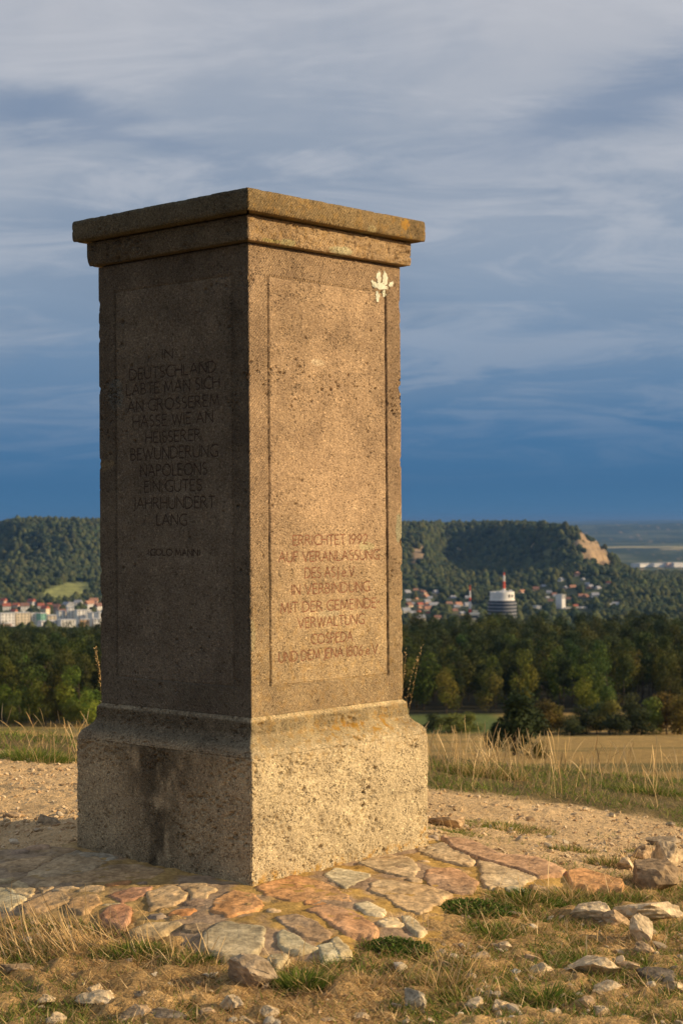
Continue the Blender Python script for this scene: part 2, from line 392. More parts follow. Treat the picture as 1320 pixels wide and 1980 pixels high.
def ground_near():
    xs = axis([(-14, -3, 0.5), (-3, -1.5, 0.05), (-1.5, 1.7, 0.0115), (1.7, 3.4, 0.05), (3.4, 14, 0.5)])
    ys = axis([(-6, 3, 0.4), (3, 3.4, 0.04), (3.4, 7.5, 0.0125), (7.5, 9.8, 0.03), (9.8, 14, 0.3)])
    X, Y = np.meshgrid(xs, ys, indexing='ij')
    Z = H(X, Y)
    path, verge, soil = near_zones(X, Y)
    rho = base_sdf(X, Y)
    d = 0.050 * (fbm(X * 11, Y * 13, 0, 5, 61, .55) - 0.5) * (0.25 + soil) + 0.016 * (fbm(X * 42, Y * 42, 0, 2, 62) - 0.5)
    Z = Z + d * sstep(0.0, 0.1, np.abs(rho))
    n1 = fbm(X * 5, Y * 5, 0, 4, 71)[..., None]; n2 = fbm(X * 30, Y * 30, 0, 3, 72)[..., None]
    cp = np.array([0.62, 0.445, 0.245]) * (0.75 + 0.5 * n1) * (0.8 + 0.4 * n2)
    cs = np.array([0.46, 0.305, 0.135]) * (0.45 + 1.1 * n1) * (0.55 + 0.9 * n2)
    cv = np.array([0.16, 0.125, 0.055]) * (0.7 + 0.6 * n1)
    C = cp * path[..., None] + cs * soil[..., None] + cv * verge[..., None]
    V = np.stack([X, Y, Z], -1).reshape(-1, 3)
    m, nt, p, out = new_mat('stony_ground'); a = attr(nt, 'col'); co = coord(nt)
    f = n_noise(nt, co, 120, 5, 0.7); g = n_noise(nt, co, 40, 4, 0.65)
    c = n_mix(nt, 1.0, a.outputs[0], n_mix(nt, n_map(nt, f, 0.3, 0.7), (0.55, 0.53, 0.5), (1.42, 1.40, 1.35)), 'MULTIPLY')
    nt.links.new(c, p.inputs['Base Color'])
    n_bump(nt, p, n_math(nt, 'ADD', f, n_math(nt, 'MULTIPLY', g, 2.0)), 0.011)
    o = mesh_np('ground', V, grid_quads(len(xs), len(ys)), mat=m, smooth=True, col=C.reshape(-1, 3)); tag(o, kind='structure')
ground_near()

def land(name, rs, th, colfun, mat):
    """a fan of land around the hilltop: radii rs (about the view's foot), angles th"""
    Rr, T = np.meshgrid(rs, th, indexing='ij')
    X = Rr * np.sin(T); Y = Rr * np.cos(T)
    Z = H(X, Y); V = np.stack([X, Y, Z], -1).reshape(-1, 3)
    C = colfun(X, Y, Z).reshape(-1, 3)
    q = grid_quads(len(rs), len(th))[:, ::-1]
    o = mesh_np(name, V, q, mat=mat, smooth=True, col=C); tag(o, kind='structure'); return o
def th_axis():
    f = np.linspace(R(-17), R(17), 420)
    return np.concatenate([np.linspace(-math.pi, R(-40), 24, endpoint=False), np.linspace(R(-40), R(-17), 26, endpoint=False), f, np.linspace(R(17), R(40), 27)[1:], np.linspace(R(40), math.pi, 25)[1:]])
def meadow_col(X, Y, Z):
    n = fbm(X / 14, Y / 9, 0, 4, 81)[..., None]; n2 = fbm(X / 2.2, Y / 2.2, 0, 3, 82)[..., None]
    gold = np.array([0.43, 0.29, 0.105]); olive = np.array([0.21, 0.175, 0.06]); green = np.array([0.12, 0.16, 0.045])
    c = gold + (olive - gold) * sstep(0.48, 0.66, n)
    gm = (sstep(262, 275, Y) * (1 - sstep(335, 350, Y)) * sstep(5, 10, X) * (1 - sstep(27, 32, X)))[..., None]
    c = c + (green - c) * gm
    wd = sstep(-3, 6, Y - np.where(X < -35, 300, 330))[..., None]; c = c * (1 - wd) + np.array([.030, .028, .014]) * wd
    return c * (0.72 + 0.56 * n2)
def meadow_mat():
    m, nt, p, out = new_mat('meadow_grass'); a = attr(nt, 'col'); co = coord(nt)
    f = n_noise(nt, co, 1.6, 6, 0.7); g = n_noise(nt, co, 9, 4, 0.7)
    c = n_mix(nt, 1.0, a.outputs[0], n_mix(nt, n_map(nt, f, 0.35, 0.65), (0.62, 0.62, 0.6), (1.3, 1.28, 1.2)), 'MULTIPLY')
    nt.links.new(c, p.inputs['Base Color']); n_bump(nt, p, n_math(nt, 'ADD', f, g), 0.25)
    return m
land('meadow', np.concatenate([np.geomspace(13.6, 60, 40), np.geomspace(63, 700, 130)]), th_axis(), meadow_col, meadow_mat())

def far_hit(px, py):
    d = ray(px, py); t = np.arange(1200, 6000, 4.0); z = CAM_Z + d.z * t; h = H(d.x * t, d.y * t) + 3; i = int(np.argmax(z < h))
    return (d.x * t[i], d.y * t[i])
FIELD = [far_hit(*q) for q in ((80, 1158), (86, 1138), (125, 1124), (178, 1122), (178, 1142), (150, 1154), (120, 1156))]
FIELD2 = [far_hit(*q) for q in ((832, 1172), (838, 1162), (862, 1166), (864, 1174))]
def cliff_mask(X, Y):
    # the bare cliffs on the ridge's nose
    u = Y - np.interp(X, YX, YY)
    a = sstep(375, 400, X) * (1 - sstep(455, 478, X)) * sstep(-280, -240, u) * (1 - sstep(-150, -110, u))
    b = sstep(415, 435, X) * (1 - sstep(470, 500, X)) * sstep(-200, -150, u) * (1 - sstep(-30, 0, u))
    e = .9 * np.exp(-((X - 138) / 12) ** 2) * sstep(-300, -270, u) * (1 - sstep(-180, -140, u))
    return np.clip(np.maximum(np.maximum(a, b), e), 0, 1)
def hills_col(X, Y, Z):
    n = fbm(X / 60, Y / 60, 0, 4, 91)[..., None]; n2 = fbm(X / 700, Y / 260, 0, 3, 92)[..., None]
    dark = np.array([0.030, 0.042, 0.018]); grass = np.array([0.16, 0.17, 0.06]); sand = np.array([0.33, 0.235, 0.14]) * (0.6 + .8 * fbm(X / 30, Z / 5, 0, 3, 97))[..., None]; fld = np.array([0.42, 0.33, 0.19])
    c = dark + (grass - dark) * (sstep(0.52, 0.68, n) * 0.6)
    c = np.where((Y > 4600)[..., None], np.array([0.035, 0.055, 0.030]) + np.array([.07, .065, .035]) * sstep(.52, .60, fbm(X / 500, Y / 420, 0, 4, 93))[..., None] + (fld - 0.04) * sstep(0.42, 0.46, n2) * ((Y < 8700) & (Y > 7900))[..., None], c)
    cm = sstep(0.30, 0.62, cliff_mask(X, Y) + 1.7 * (fbm(X / 26, Y / 45, 0, 3, 95) - 0.52))[..., None]
    c = c + (sand - c) * cm
    fm = ((sdf_poly(X, Y, FIELD) > 0) | (sdf_poly(X, Y, FIELD2) > 0))[..., None]
    c = np.where(fm, np.array([0.26, 0.27, 0.09]), c)
    return c
def hills_mat():
    m, nt, p, out = new_mat('wooded_land'); a = attr(nt, 'col'); co = coord(nt)
    f = n_noise(nt, co, 0.05, 6, 0.7)
    c = n_mix(nt, 1.0, a.outputs[0], n_mix(nt, n_map(nt, f, 0.35, 0.65), (0.65, 0.65, 0.65), (1.3, 1.3, 1.25)), 'MULTIPLY')
    nt.links.new(c, p.inputs['Base Color']); n_bump(nt, p, f, 6.0)
    return m
land('hills', np.concatenate([np.geomspace(695, 2300, 50), np.linspace(2330, 2880, 30), np.linspace(2890, 3420, 110), np.linspace(3440, 4200, 44), np.geomspace(4260, 60000, 90)]), th_axis(), hills_col, hills_mat())

# ------------------------------------------------------------------ the monument
mon = tag(empty('monument', (BX, BY, 0), -YAW), 'square carved limestone memorial pillar with moulded plinth and flat overhanging cap', 'monument')
# local frame: +X is the sunlit face, -Y is the shaded face
def loft(name, prof, ds, mat, dispf, colf, close_top=True, wob=0.0, seed=0, back=0.03):
    """square block: prof = list of (z, half width); fine on the two front faces"""
    prof = np.asarray(prof, float); Zs, Ws = prof[:, 0], prof[:, 1]
    wmax = Ws.max(); nf = int(2 * wmax / ds); nb = int(2 * wmax / back)
    # sides in order: +X face (y -w..w), +Y face (x w..-w), -X face, -Y face (x -w..w)
    us = [np.linspace(-1, 1, nf + 1)[:-1], np.linspace(-1, 1, nb + 1)[:-1], np.linspace(-1, 1, nb + 1)[:-1], np.linspace(-1, 1, nf + 1)[:-1]]
    nrm = [(1, 0), (0, 1), (-1, 0), (0, -1)]; tan = [(0, 1), (-1, 0), (0, -1), (1, 0)]
    U = np.concatenate(us); side = np.concatenate([np.full(len(u), i) for i, u in enumerate(us)])
    NX = np.array([nrm[i] for i in side]); TX = np.array([tan[i] for i in side])
    P = TX[None] * (U[None, :, None] * Ws[:, None, None]) + NX[None] * Ws[:, None, None]
    e = (1 - np.abs(U))[None, :] * Ws[:, None]              # distance from nearest vertical edge
    S = U[None, :] * Ws[:, None]; ZZ = np.repeat(Zs[:, None], len(U), 1)
    SD = np.repeat(side[None, :], len(Zs), 0)
    d = dispf(SD, S, ZZ, e)                                   # outward
    P = P + NX[None] * d[..., None]
    corner = (U == -1); prevn = np.array([nrm[(i - 1) % 4] for i in side])
    P[:, corner] += prevn[None, corner] * d[:, corner][..., None]
    V = np.concatenate([P, ZZ[..., None]], -1)
    nz, nu = ZZ.shape
    i = (np.arange(nz - 1)[:, None] * nu + np.arange(nu)[None, :]).ravel()
    j = (np.arange(nz - 1)[:, None] * nu + (np.arange(nu)[None, :] + 1) % nu).ravel()
    Q = np.stack([i, j, j + nu, i + nu], 1)
    Vf = V.reshape(-1, 3); col, msk = colf(SD.ravel(), S.ravel(), ZZ.ravel(), e.ravel(), d.ravel())
    T = []
    for row, flip in ((nz - 1, False), (0, True)):
        cidx = len(Vf); Vf = np.concatenate([Vf, [[0, 0, Zs[row]]]]); col = np.concatenate([col, col[:1]]); msk = np.concatenate([msk, msk[:1]])
        a = row * nu + np.arange(nu); b = row * nu + (np.arange(nu) + 1) % nu
        t = np.stack([a, b, np.full(nu, cidx)], 1); T.append(t[:, ::-1] if flip else t)
    o = mesh_np(name, Vf, Q, np.concatenate(T), mat, mon, True, col, extra={'msk': msk})
    return o, (d, U, side, Zs, Ws)

def to_face(px, py, face, w):
    """point of the photograph onto the plane of a face: returns (s, z)"""
    d = ray(px, py); o = Vector((0, 0, CAM_Z))
    n = Vector((_c, -_s, 0)) if face == 0 else Vector((-_s, -_c, 0))
    t_ = Vector((_s, _c, 0)) if face == 0 else Vector((_c, -_s, 0))
    c = Vector((BX, BY, 0)); t = ((c + n * w) - o).dot(n) / d.dot(n); p = o + d * t
    return (p - c).dot(t_), p.z
SW = 0.3430
# engraved stroke alphabet: polylines in a box of height 1
def arc(cx, cy, rx, ry, a0, a1, n=9):
    return [(cx + rx * math.cos(R(a0 + (a1 - a0) * i / n)), cy + ry * math.sin(R(a0 + (a1 - a0) * i / n))) for i in range(n + 1)]
G = {
 'A': (0.66, [[(0, 0), (.33, 1), (.66, 0)], [(.12, .36), (.54, .36)]]),
 'B': (0.48, [[(0, 0), (0, 1)], [(0, 1), (.18, 1)] + arc(.18, .76, .22, .24, 90, -90) + [(0, .52)], [(.16, .52)] + arc(.18, .26, .28, .26, 90, -90) + [(0, 0)]]),
 'C': (0.62, [arc(.46, .5, .46, .52, 62, 298, 12)]),
 'D': (0.66, [[(0, 0), (0, 1)], [(0, 1), (.16, 1)] + arc(.16, .5, .5, .5, 90, -90, 12) + [(0, 0)]]),
 'E': (0.42, [[(.42, 1), (0, 1), (0, 0), (.42, 0)], [(0, .53), (.34, .53)]]),
 'F': (0.40, [[(.40, 1), (0, 1), (0, 0)], [(0, .53), (.33, .53)]]),
 'G': (0.68, [arc(.48, .5, .48, .52, 58, 300, 12) + [(.68, .10), (.68, .42), (.5, .42)]]),
 'H': (0.60, [[(0, 0), (0, 1)], [(.6, 0), (.6, 1)], [(0, .52), (.6, .52)]]),
 'I': (0.04, [[(.02, 0), (.02, 1)]]),
 'J': (0.22, [[(.22, 1), (.22, .05)] + arc(.04, .02, .18, .2, 0, -80, 4)]),
 'L': (0.40, [[(0, 1), (0, 0), (.40, 0)]]),
 'M': (0.78, [[(0, 0), (.10, 1), (.39, .12), (.68, 1), (.78, 0)]]),
 'N': (0.62, [[(0, 0), (0, 1), (.62, 0), (.62, 1)]]),
 'O': (0.80, [arc(.40, .5, .40, .51, 0, 360, 18)]),
 'P': (0.44, [[(0, 0), (0, 1)], [(0, 1), (.18, 1)] + arc(.18, .74, .26, .26, 90, -90) + [(0, .48)]]),
 'R': (0.54, [[(0, 0), (0, 1)], [(0, 1), (.18, 1)] + arc(.18, .76, .25, .24, 90, -90) + [(0, .52)], [(.2, .52), (.54, 0)]]),
 'S': (0.42, [arc(.22, .76, .19, .25, 55, 255, 7) + arc(.20, .25, .21, .26, 80, -125, 8)]),
 'T': (0.52, [[(0, 1), (.52, 1)], [(.26, 1), (.26, 0)]]),
 'U': (0.58, [[(0, 1), (0, .3)] + arc(.29, .29, .29, .30, 180, 360, 8) + [(.58, 1)]]),
 'V': (0.64, [[(0, 1), (.32, 0), (.64, 1)]]),
 'W': (0.92, [[(0, 1), (.24, 0), (.46, .95), (.68, 0), (.92, 1)]]),
 '0': (0.52, [arc(.26, .5, .26, .51, 0, 360, 14)]), '1': (0.06, [[(0, .94), (.05, 1), (.05, 0)]]),
 '2': (0.46, [arc(.22, .74, .22, .27, 160, -20, 8) + [(0, 0), (.46, 0)]]),
 '6': (0.50, [[(.44, 1.05), (.12, .6)] + arc(.25, .27, .25, .28, 165, -195, 14)]),
 '8': (0.48, [arc(.24, .76, .19, .23, -90, 270, 12), arc(.24, .26, .24, .27, 90, 450, 12)]),
 '9': (0.50, [arc(.25, .72, .25, .28, 15, 375, 14)[::-1], [(.49, .66), (.12, -.02)]]),
 'e': (0.42, [[(.03, .30), (.40, .36)] + arc(.21, .29, .21, .28, 15, 320, 12)]),
 '.': (0.05, [[(0, 0), (.05, .04)]]), '-': (0.24, [[(0, .5), (.24, .62)]]),
 '(': (0.16, [arc(.35, .5, .33, .62, 140, 220, 6)]), ')': (0.16, [arc(-.19, .5, .33, .62, 40, -40, 6)]),
 ' ': (0.30, []),
}
def text_lines(text, s0, s1, z, h, want_ids=False):
    adv = 0.17; x = 0; polys = []
    ids = []
    for i, ch in enumerate(text):
        w, pl = G[ch]
        for p in pl: polys.append([(x + a, b) for a, b in p]); ids.append(i)
        x += w + (adv if ch != ' ' else 0.02)
    x -= adv; k = (s1 - s0) / x; out = []
    r = random.Random(text)
    for p in polys:
        jz = r.uniform(-.015, .015)
        out.append([(s0 + a * k, z + (b + jz) * h) for a, b in p])
    return (out, ids) if want_ids else out
def px_line(text, cx0, cx1, yb0, yb1, hh, ox, oy, face):
    k = 0.24242
    a = to_face(ox + cx0 * k, oy + yb0 * k, face, SW); b = to_face(ox + cx1 * k, oy + yb1 * k, face, SW)
    xm = ox + (cx0 + cx1) / 2 * k; ym = oy + (yb0 + yb1) / 2 * k
    m0 = to_face(xm, ym, face, SW); m1 = to_face(xm, ym - hh * k, face, SW)
    return text, min(a[0], b[0]), max(a[0], b[0]), m0[1], m1[1] - m0[1]
LEFT_TXT = [('IN', 548, 632, 222, 215, 75), ('DEUTSCHLAND', 290, 975, 392, 325, 88), ('LABTE MAN SICH', 265, 1005, 512, 452, 88), ('AN GROSSEREM', 275, 1000, 648, 590, 88),
            ('HASSE WIE AN', 315, 950, 772, 722, 88), ('HEISSERER', 418, 855, 895, 868, 86), ('BEWUNDERUNG', 298, 990, 1028, 1000, 92), ('NAPOLEONS', 375, 905, 1160, 1142, 90),
            ('EIN GUTES', 408, 862, 1285, 1272, 88), ('JAHRHUNDERT', 315, 965, 1420, 1410, 90), ('LANG', 505, 742, 1552, 1545, 86), ('(GOLO MANN)', 435, 850, 1790, 1793, 50)]
RIGHT_TXT = [('ERRICHTET 1992', 360, 952, 218, 218, 76), ('AUF VERANLASSUNG', 247, 1045, 350, 345, 76), ('DES ASJ e.V.', 455, 860, 480, 475, 78), ('IN VERBINDUNG', 350, 970, 612, 600, 78),
             ('MIT DER GEMEINDE-', 262, 1050, 752, 735, 78), ('VERWALTUNG', 400, 925, 878, 860, 78), ('COSPEDA', 505, 835, 1010, 990, 74), ('UND DEM JENA 1806 e.V.', 247, 1045, 1150, 1098, 76)]
LINES = [(3, px_line(*t, 180, 640, 3)) for t in LEFT_TXT] + [(0, px_line(*t, 480, 1000, 0)) for t in RIGHT_TXT]
# the incised frame on each face
def frame_of(pts, face):
    q = [to_face(a, b, face, SW) for a, b in pts]
    return ((q[0][0] + q[3][0]) / 2, (q[1][0] + q[2][0]) / 2, (q[2][1] + q[3][1]) / 2, (q[0][1] + q[1][1]) / 2)
FR = {0: frame_of([(518, 529), (745, 570), (751, 1303), (524, 1329)], 0), 3: frame_of([(220, 566), (445, 530), (455, 1329), (228, 1308)], 3)}

def base_disp(SD, S, Z, e, seed, rough=0.0022, chip=0.010, chipw=0.012, soft=0.004):
    d = np.zeros(S.shape)
    a = S + SD * 10
    d += rough * 2 * (fbm(a * 22, Z * 22, SD * 3.7, 4, seed) - 0.5)
    d -= soft * np.exp(-e / (soft * 0.8))
    cn = fbm(Z * 26, SD * 0 + 1.3, 0, 3, seed + 5)              # chips on the arrises
    cn = np.maximum(cn - 0.60, 0) / 0.3 * (0.6 + .9 * fbm(Z * 110, SD * 2.0, 0, 2, seed + 6)) * np.where((SD == 0) | (SD == 3), 1, .7)
    d -= chip * cn * np.exp(-(e / chipw) ** 2) * 2
    return d
def add_pits(d, U, side, Zs, W, n, rmin, rmax, depth, seed, cluster=None, faces=(0, 3), avoid=False):
    r = np.random.default_rng(seed); z0, z1 = Zs[0], Zs[-1]
    for f in faces:
        cols = np.where(side == f)[0]; Su = U[cols] * W; k = 0
        S_ = r.uniform(-W, W, n * 4); Z_ = r.uniform(z0, z1, n * 4)
        cl = fbm(S_ * 9 + f * 7, Z_ * 9, 0, 3, seed + 3)
        keep = cl > r.uniform(0.38, 0.78, n * 4)
        for s0, zz in zip(S_[keep][:n], Z_[keep][:n]):
            if avoid and any(g == f and a - .02 < s0 < b + .02 and zb - .012 < zz < zb + hh + .012 for g, (t_, a, b, zb, hh) in LINES) and r.random() < .93: continue
            rad = rmin + (rmax - rmin) * r.random() ** 3.0; rs = rad * r.uniform(.7, 1.6); rz = rad * r.uniform(.7, 1.2)
            i0, i1 = np.searchsorted(Zs, [zz - rz * 1.6, zz + rz * 1.6]); j0, j1 = np.searchsorted(Su, [s0 - rs * 1.6, s0 + rs * 1.6])
            if i1 <= i0 or j1 <= j0: continue
            q = ((Su[None, j0:j1] - s0) / rs) ** 2 + ((Zs[i0:i1, None] - zz) / rz) ** 2
            d[i0:i1, cols[j0:j1]] -= depth * (rad / rmax) ** .5 * np.clip(1 - q, 0, 1) ** .6
    return d
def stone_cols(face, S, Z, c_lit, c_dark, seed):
    dk = (face == 3)[:, None]  # shaded face: dark stain plus shade painted into its stone colour
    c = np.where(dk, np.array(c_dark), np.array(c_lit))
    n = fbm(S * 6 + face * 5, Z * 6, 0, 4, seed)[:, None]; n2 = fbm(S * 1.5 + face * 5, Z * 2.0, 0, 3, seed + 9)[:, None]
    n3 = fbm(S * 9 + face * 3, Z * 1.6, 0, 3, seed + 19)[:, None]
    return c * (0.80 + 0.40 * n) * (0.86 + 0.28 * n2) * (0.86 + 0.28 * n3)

# --- plinth
def plinth_disp(SD, S, Z, e):
    d = base_disp(SD, S, Z, e, 100, 0.0035, 0.006, 0.014, 0.004)
    d += 0.004 * (fbm(S * 70 + SD, Z * 60, 0, 3, 108) - 0.5)
    U = S[0] / BW; side = SD[0]
    add_pits(d, U, side, Z[:, 0], BW, 950, 0.0022, 0.008, 0.0075, 5)
    return d
def plinth_col(f, S, Z, e, d):
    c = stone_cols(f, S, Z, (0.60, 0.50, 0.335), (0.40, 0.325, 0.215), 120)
    # the dark run-off stain down the middle of the shaded face
    st = np.exp(-((S + 0.02 + 0.06 * (Z - .2) + 0.09 * (fbm(Z * 9, Z * 0, 0, 3, 77) - .5)) / (0.10 + 0.38 * np.clip(Z - .10, 0, 1))) ** 2) * (f == 3)
    st = st * sstep(0.30, 0.70, fbm(S * 30, Z * 16, 0, 5, 78) + 0.12)
    c = c * (1 - 0.74 * st[:, None])
    g = (0.5 * sstep(0.20, 0.36, Z) * sstep(.40, .65, fbm(S * 8, Z * 8, 0, 3, 79)))[:, None]
    c = c * (1 - g * np.array([0.30, 0.32, 0.34]))
    # thin horizontal veins
    v = np.exp(-((Z - 0.175 - 0.01 * (fbm(S * 12, S * 0, 0, 2, 80) - .5)) / 0.004) ** 2) * (f == 0) * sstep(-.1, .1, S)
    c = c * (1 - 0.25 * v[:, None])
    m = np.zeros((len(S), 3)); m[:, 1] = .35; m[:, 2] = np.where(f == 3, .55, .85)
    m[:, 0] = (f == 0) * np.clip(np.exp(-((S - .385) / .03) ** 2) * (1 - sstep(.02, .13, Z)) * 1.4 + sstep(0.27, 0.36, Z) * .28 + (1 - sstep(0.0, 0.03, Z)) * .8, 0, 1)
    return c, m
zl = axis([(-0.12, 0, 0.02), (0, 0.335, 0.0034), (0.335, 0.3495, 0.002)])
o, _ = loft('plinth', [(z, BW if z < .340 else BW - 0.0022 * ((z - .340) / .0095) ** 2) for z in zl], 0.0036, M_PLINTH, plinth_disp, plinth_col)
# --- moulding: convex shoulder, hollow, fillet
def mould_prof():
    P = []
    for t in np.linspace(0, 1, 12): P.append((0.350 + 0.024 * math.sin(t * math.pi / 2), 0.366 + 0.027 * (math.cos(t * math.pi / 2)) ** 0.8 ))
    for t in np.linspace(0, 1, 14)[1:]: P.append((0.374 + 0.056 * t, 0.366 - 0.014 * (1 - (1 - t) ** 2.4)))
    P.append((0.432, 0.3515)); P.append((0.4365, 0.3515)); P.append((0.446, 0.3515)); P.append((0.454, 0.3508)); P.append((0.4585, 0.348)); P.append((0.460, 0.344))
    z, w = np.array(P).T; zz = axis([(0.350, 0.460, 0.0028)]); return [(a, float(np.interp(a, z, w))) for a in zz]
def mould_prof2():
    z = np.array([0.3497, 0.358, 0.366, 0.373, 0.379, 0.384, 0.389, 0.395, 0.401, 0.408, 0.416, 0.430, 0.4480, 0.4525, 0.4605])
    w = np.array([0.3975, 0.3960, 0.3930, 0.3885, 0.3830, 0.3765, 0.3700, 0.3640, 0.3595, 0.3562, 0.3545, 0.3540, 0.3535, 0.3505, 0.3435])
    zz = axis([(0.3497, 0.4605, 0.0022)]); return [(a, float(np.interp(a, z, w))) for a in zz]
def mould_disp(SD, S, Z, e):
    d = base_disp(SD, S, Z, e, 200, 0.002, 0.004, 0.010, 0.003)
    add_pits(d, S[0] / S[0].max(), SD[0], Z[:, 0], 0.36, 320, 0.002, 0.0062, 0.006, 6); return d
def mould_col(f, S, Z, e, d):
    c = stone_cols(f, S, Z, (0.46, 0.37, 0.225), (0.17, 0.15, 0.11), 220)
    m = np.zeros((len(S), 3)); m[:, 1] = .8; m[:, 2] = .85
    m[:, 0] = (f == 0) * np.clip(0.35 + 0.75 * np.exp(-((S - .12) / .18) ** 2) * np.exp(-((Z - .395) / .03) ** 2) * 1.2, 0, 1)
    led = sstep(.447, .452, Z)[:, None]; fas = (sstep(.405, .415, Z) * (1 - sstep(.442, .449, Z)))[:, None]; c = c * (1 + .50 * led) * (1 - .30 * fas * sstep(.3, .6, fbm(S * 30, Z * 5, 0, 3, 231))[:, None]); bt = (1 - sstep(.352, .392, Z))[:, None]; pl = stone_cols(f, S, Z, (0.60, 0.50, 0.335), (0.34, 0.285, 0.20), 120); c = c * (1 - bt) + pl * bt  # ledge highlight and fascia's dark band painted in; foot takes the plinth colour
    return c, m
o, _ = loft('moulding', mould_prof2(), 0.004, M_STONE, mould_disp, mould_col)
# --- shaft
SHZ = axis([(0.4595, 0.54, 0.004), (0.54, 1.62, 0.00235), (1.62, 1.859, 0.004)])
def shaft_disp(SD, S, Z, e):
    d = base_disp(SD, S, Z, e, 300, 0.0012, 0.007, 0.007, 0.0026)
    U = S[0] / SW; side = SD[0]; Zs = Z[:, 0]
    for f in (0, 3):
        a, b, c0, c1 = FR[f]; cols = np.where(side == f)[0]
        s = S[:, cols]; z = Z[:, cols]
        inz = (z > c0 - .003) & (z < c1 + .003); ins = (s > a - .003) & (s < b + .003)
        wob = 0.0015 * (fbm(z * 30, z * 0, 0, 2, 31) - .5)
        vert = np.maximum(np.exp(-((s - a + wob) / .0040) ** 4), np.exp(-((s - b + wob) / .0040) ** 4)) * inz
        hor = np.maximum(np.exp(-((z - c0 + wob) / .0022) ** 4), np.exp(-((z - c1 + wob) / .0022) ** 4)) * ins
        amp = 0.0075 if f == 0 else 0.0042
        d[:, cols] -= amp * np.maximum(vert, hor * .7)
        d[:, cols] -= 0.0012 * ((s > a) & (s < b) & (z > c0) & (z < c1))
        for g, (text, s0, s1, zb, hh) in LINES:
            if g != f: continue
            for poly in text_lines(text, s0, s1, zb, hh):
                for (x0, y0), (x1, y1) in zip(poly, poly[1:]):
                    i0, i1 = np.searchsorted(Zs, [min(y0, y1) - .004, max(y0, y1) + .004]); Su = U[cols] * SW
                    j0, j1 = np.searchsorted(Su, [min(x0, x1) - .004, max(x0, x1) + .004])
                    if i1 <= i0 or j1 <= j0: continue
                    ss = Su[None, j0:j1]; zz = Zs[i0:i1, None]; ex, ey = x1 - x0, y1 - y0
                    t = np.clip(((ss - x0) * ex + (zz - y0) * ey) / (ex * ex + ey * ey + 1e-9), 0, 1)
                    q = np.hypot(ss - x0 - t * ex, zz - y0 - t * ey)
                    LET[i0:i1, cols[j0:j1]] = np.maximum(LET[i0:i1, cols[j0:j1]], np.clip(1 - q / .0034, 0, 1))
    d -= 0.0022 * LET
    add_pits(d, U, side, Zs, SW, 300, 0.0022, 0.0064, 0.007, 7, avoid=True)
    bz = np.where((Zs > 1.36) & (Zs < 1.50))[0]; sub = d[bz[0]:bz[-1]]; add_pits(sub, U, side, Zs[bz[0]:bz[-1]], SW, 130, 0.0022, 0.0058, 0.007, 17, avoid=True)
    # a few broken spots on the arris and a scar low on the right edge
    for (f, s0, z0, r, dp) in [(0, -.343, 1.74, .018, .012), (0, .343, .965, .012, .010), (0, .343, 1.46, .010, .006), (3, .343, 1.45, .016, .010), (3, -.343, .80, .012, .006),
                               (3, -.343, 1.62, .008, .004), (3, -.30, 1.235, .02, .004), (3, -.25, 1.26, .02, .003), (0, .21, 1.775, .012, .006)]:
        d -= dp * np.exp(-(((S - s0) / r) ** 2 + ((Z - z0) / r) ** 2) ** 1.5) * (SD == f)
    return d
LET = np.zeros((len(SHZ), 1))
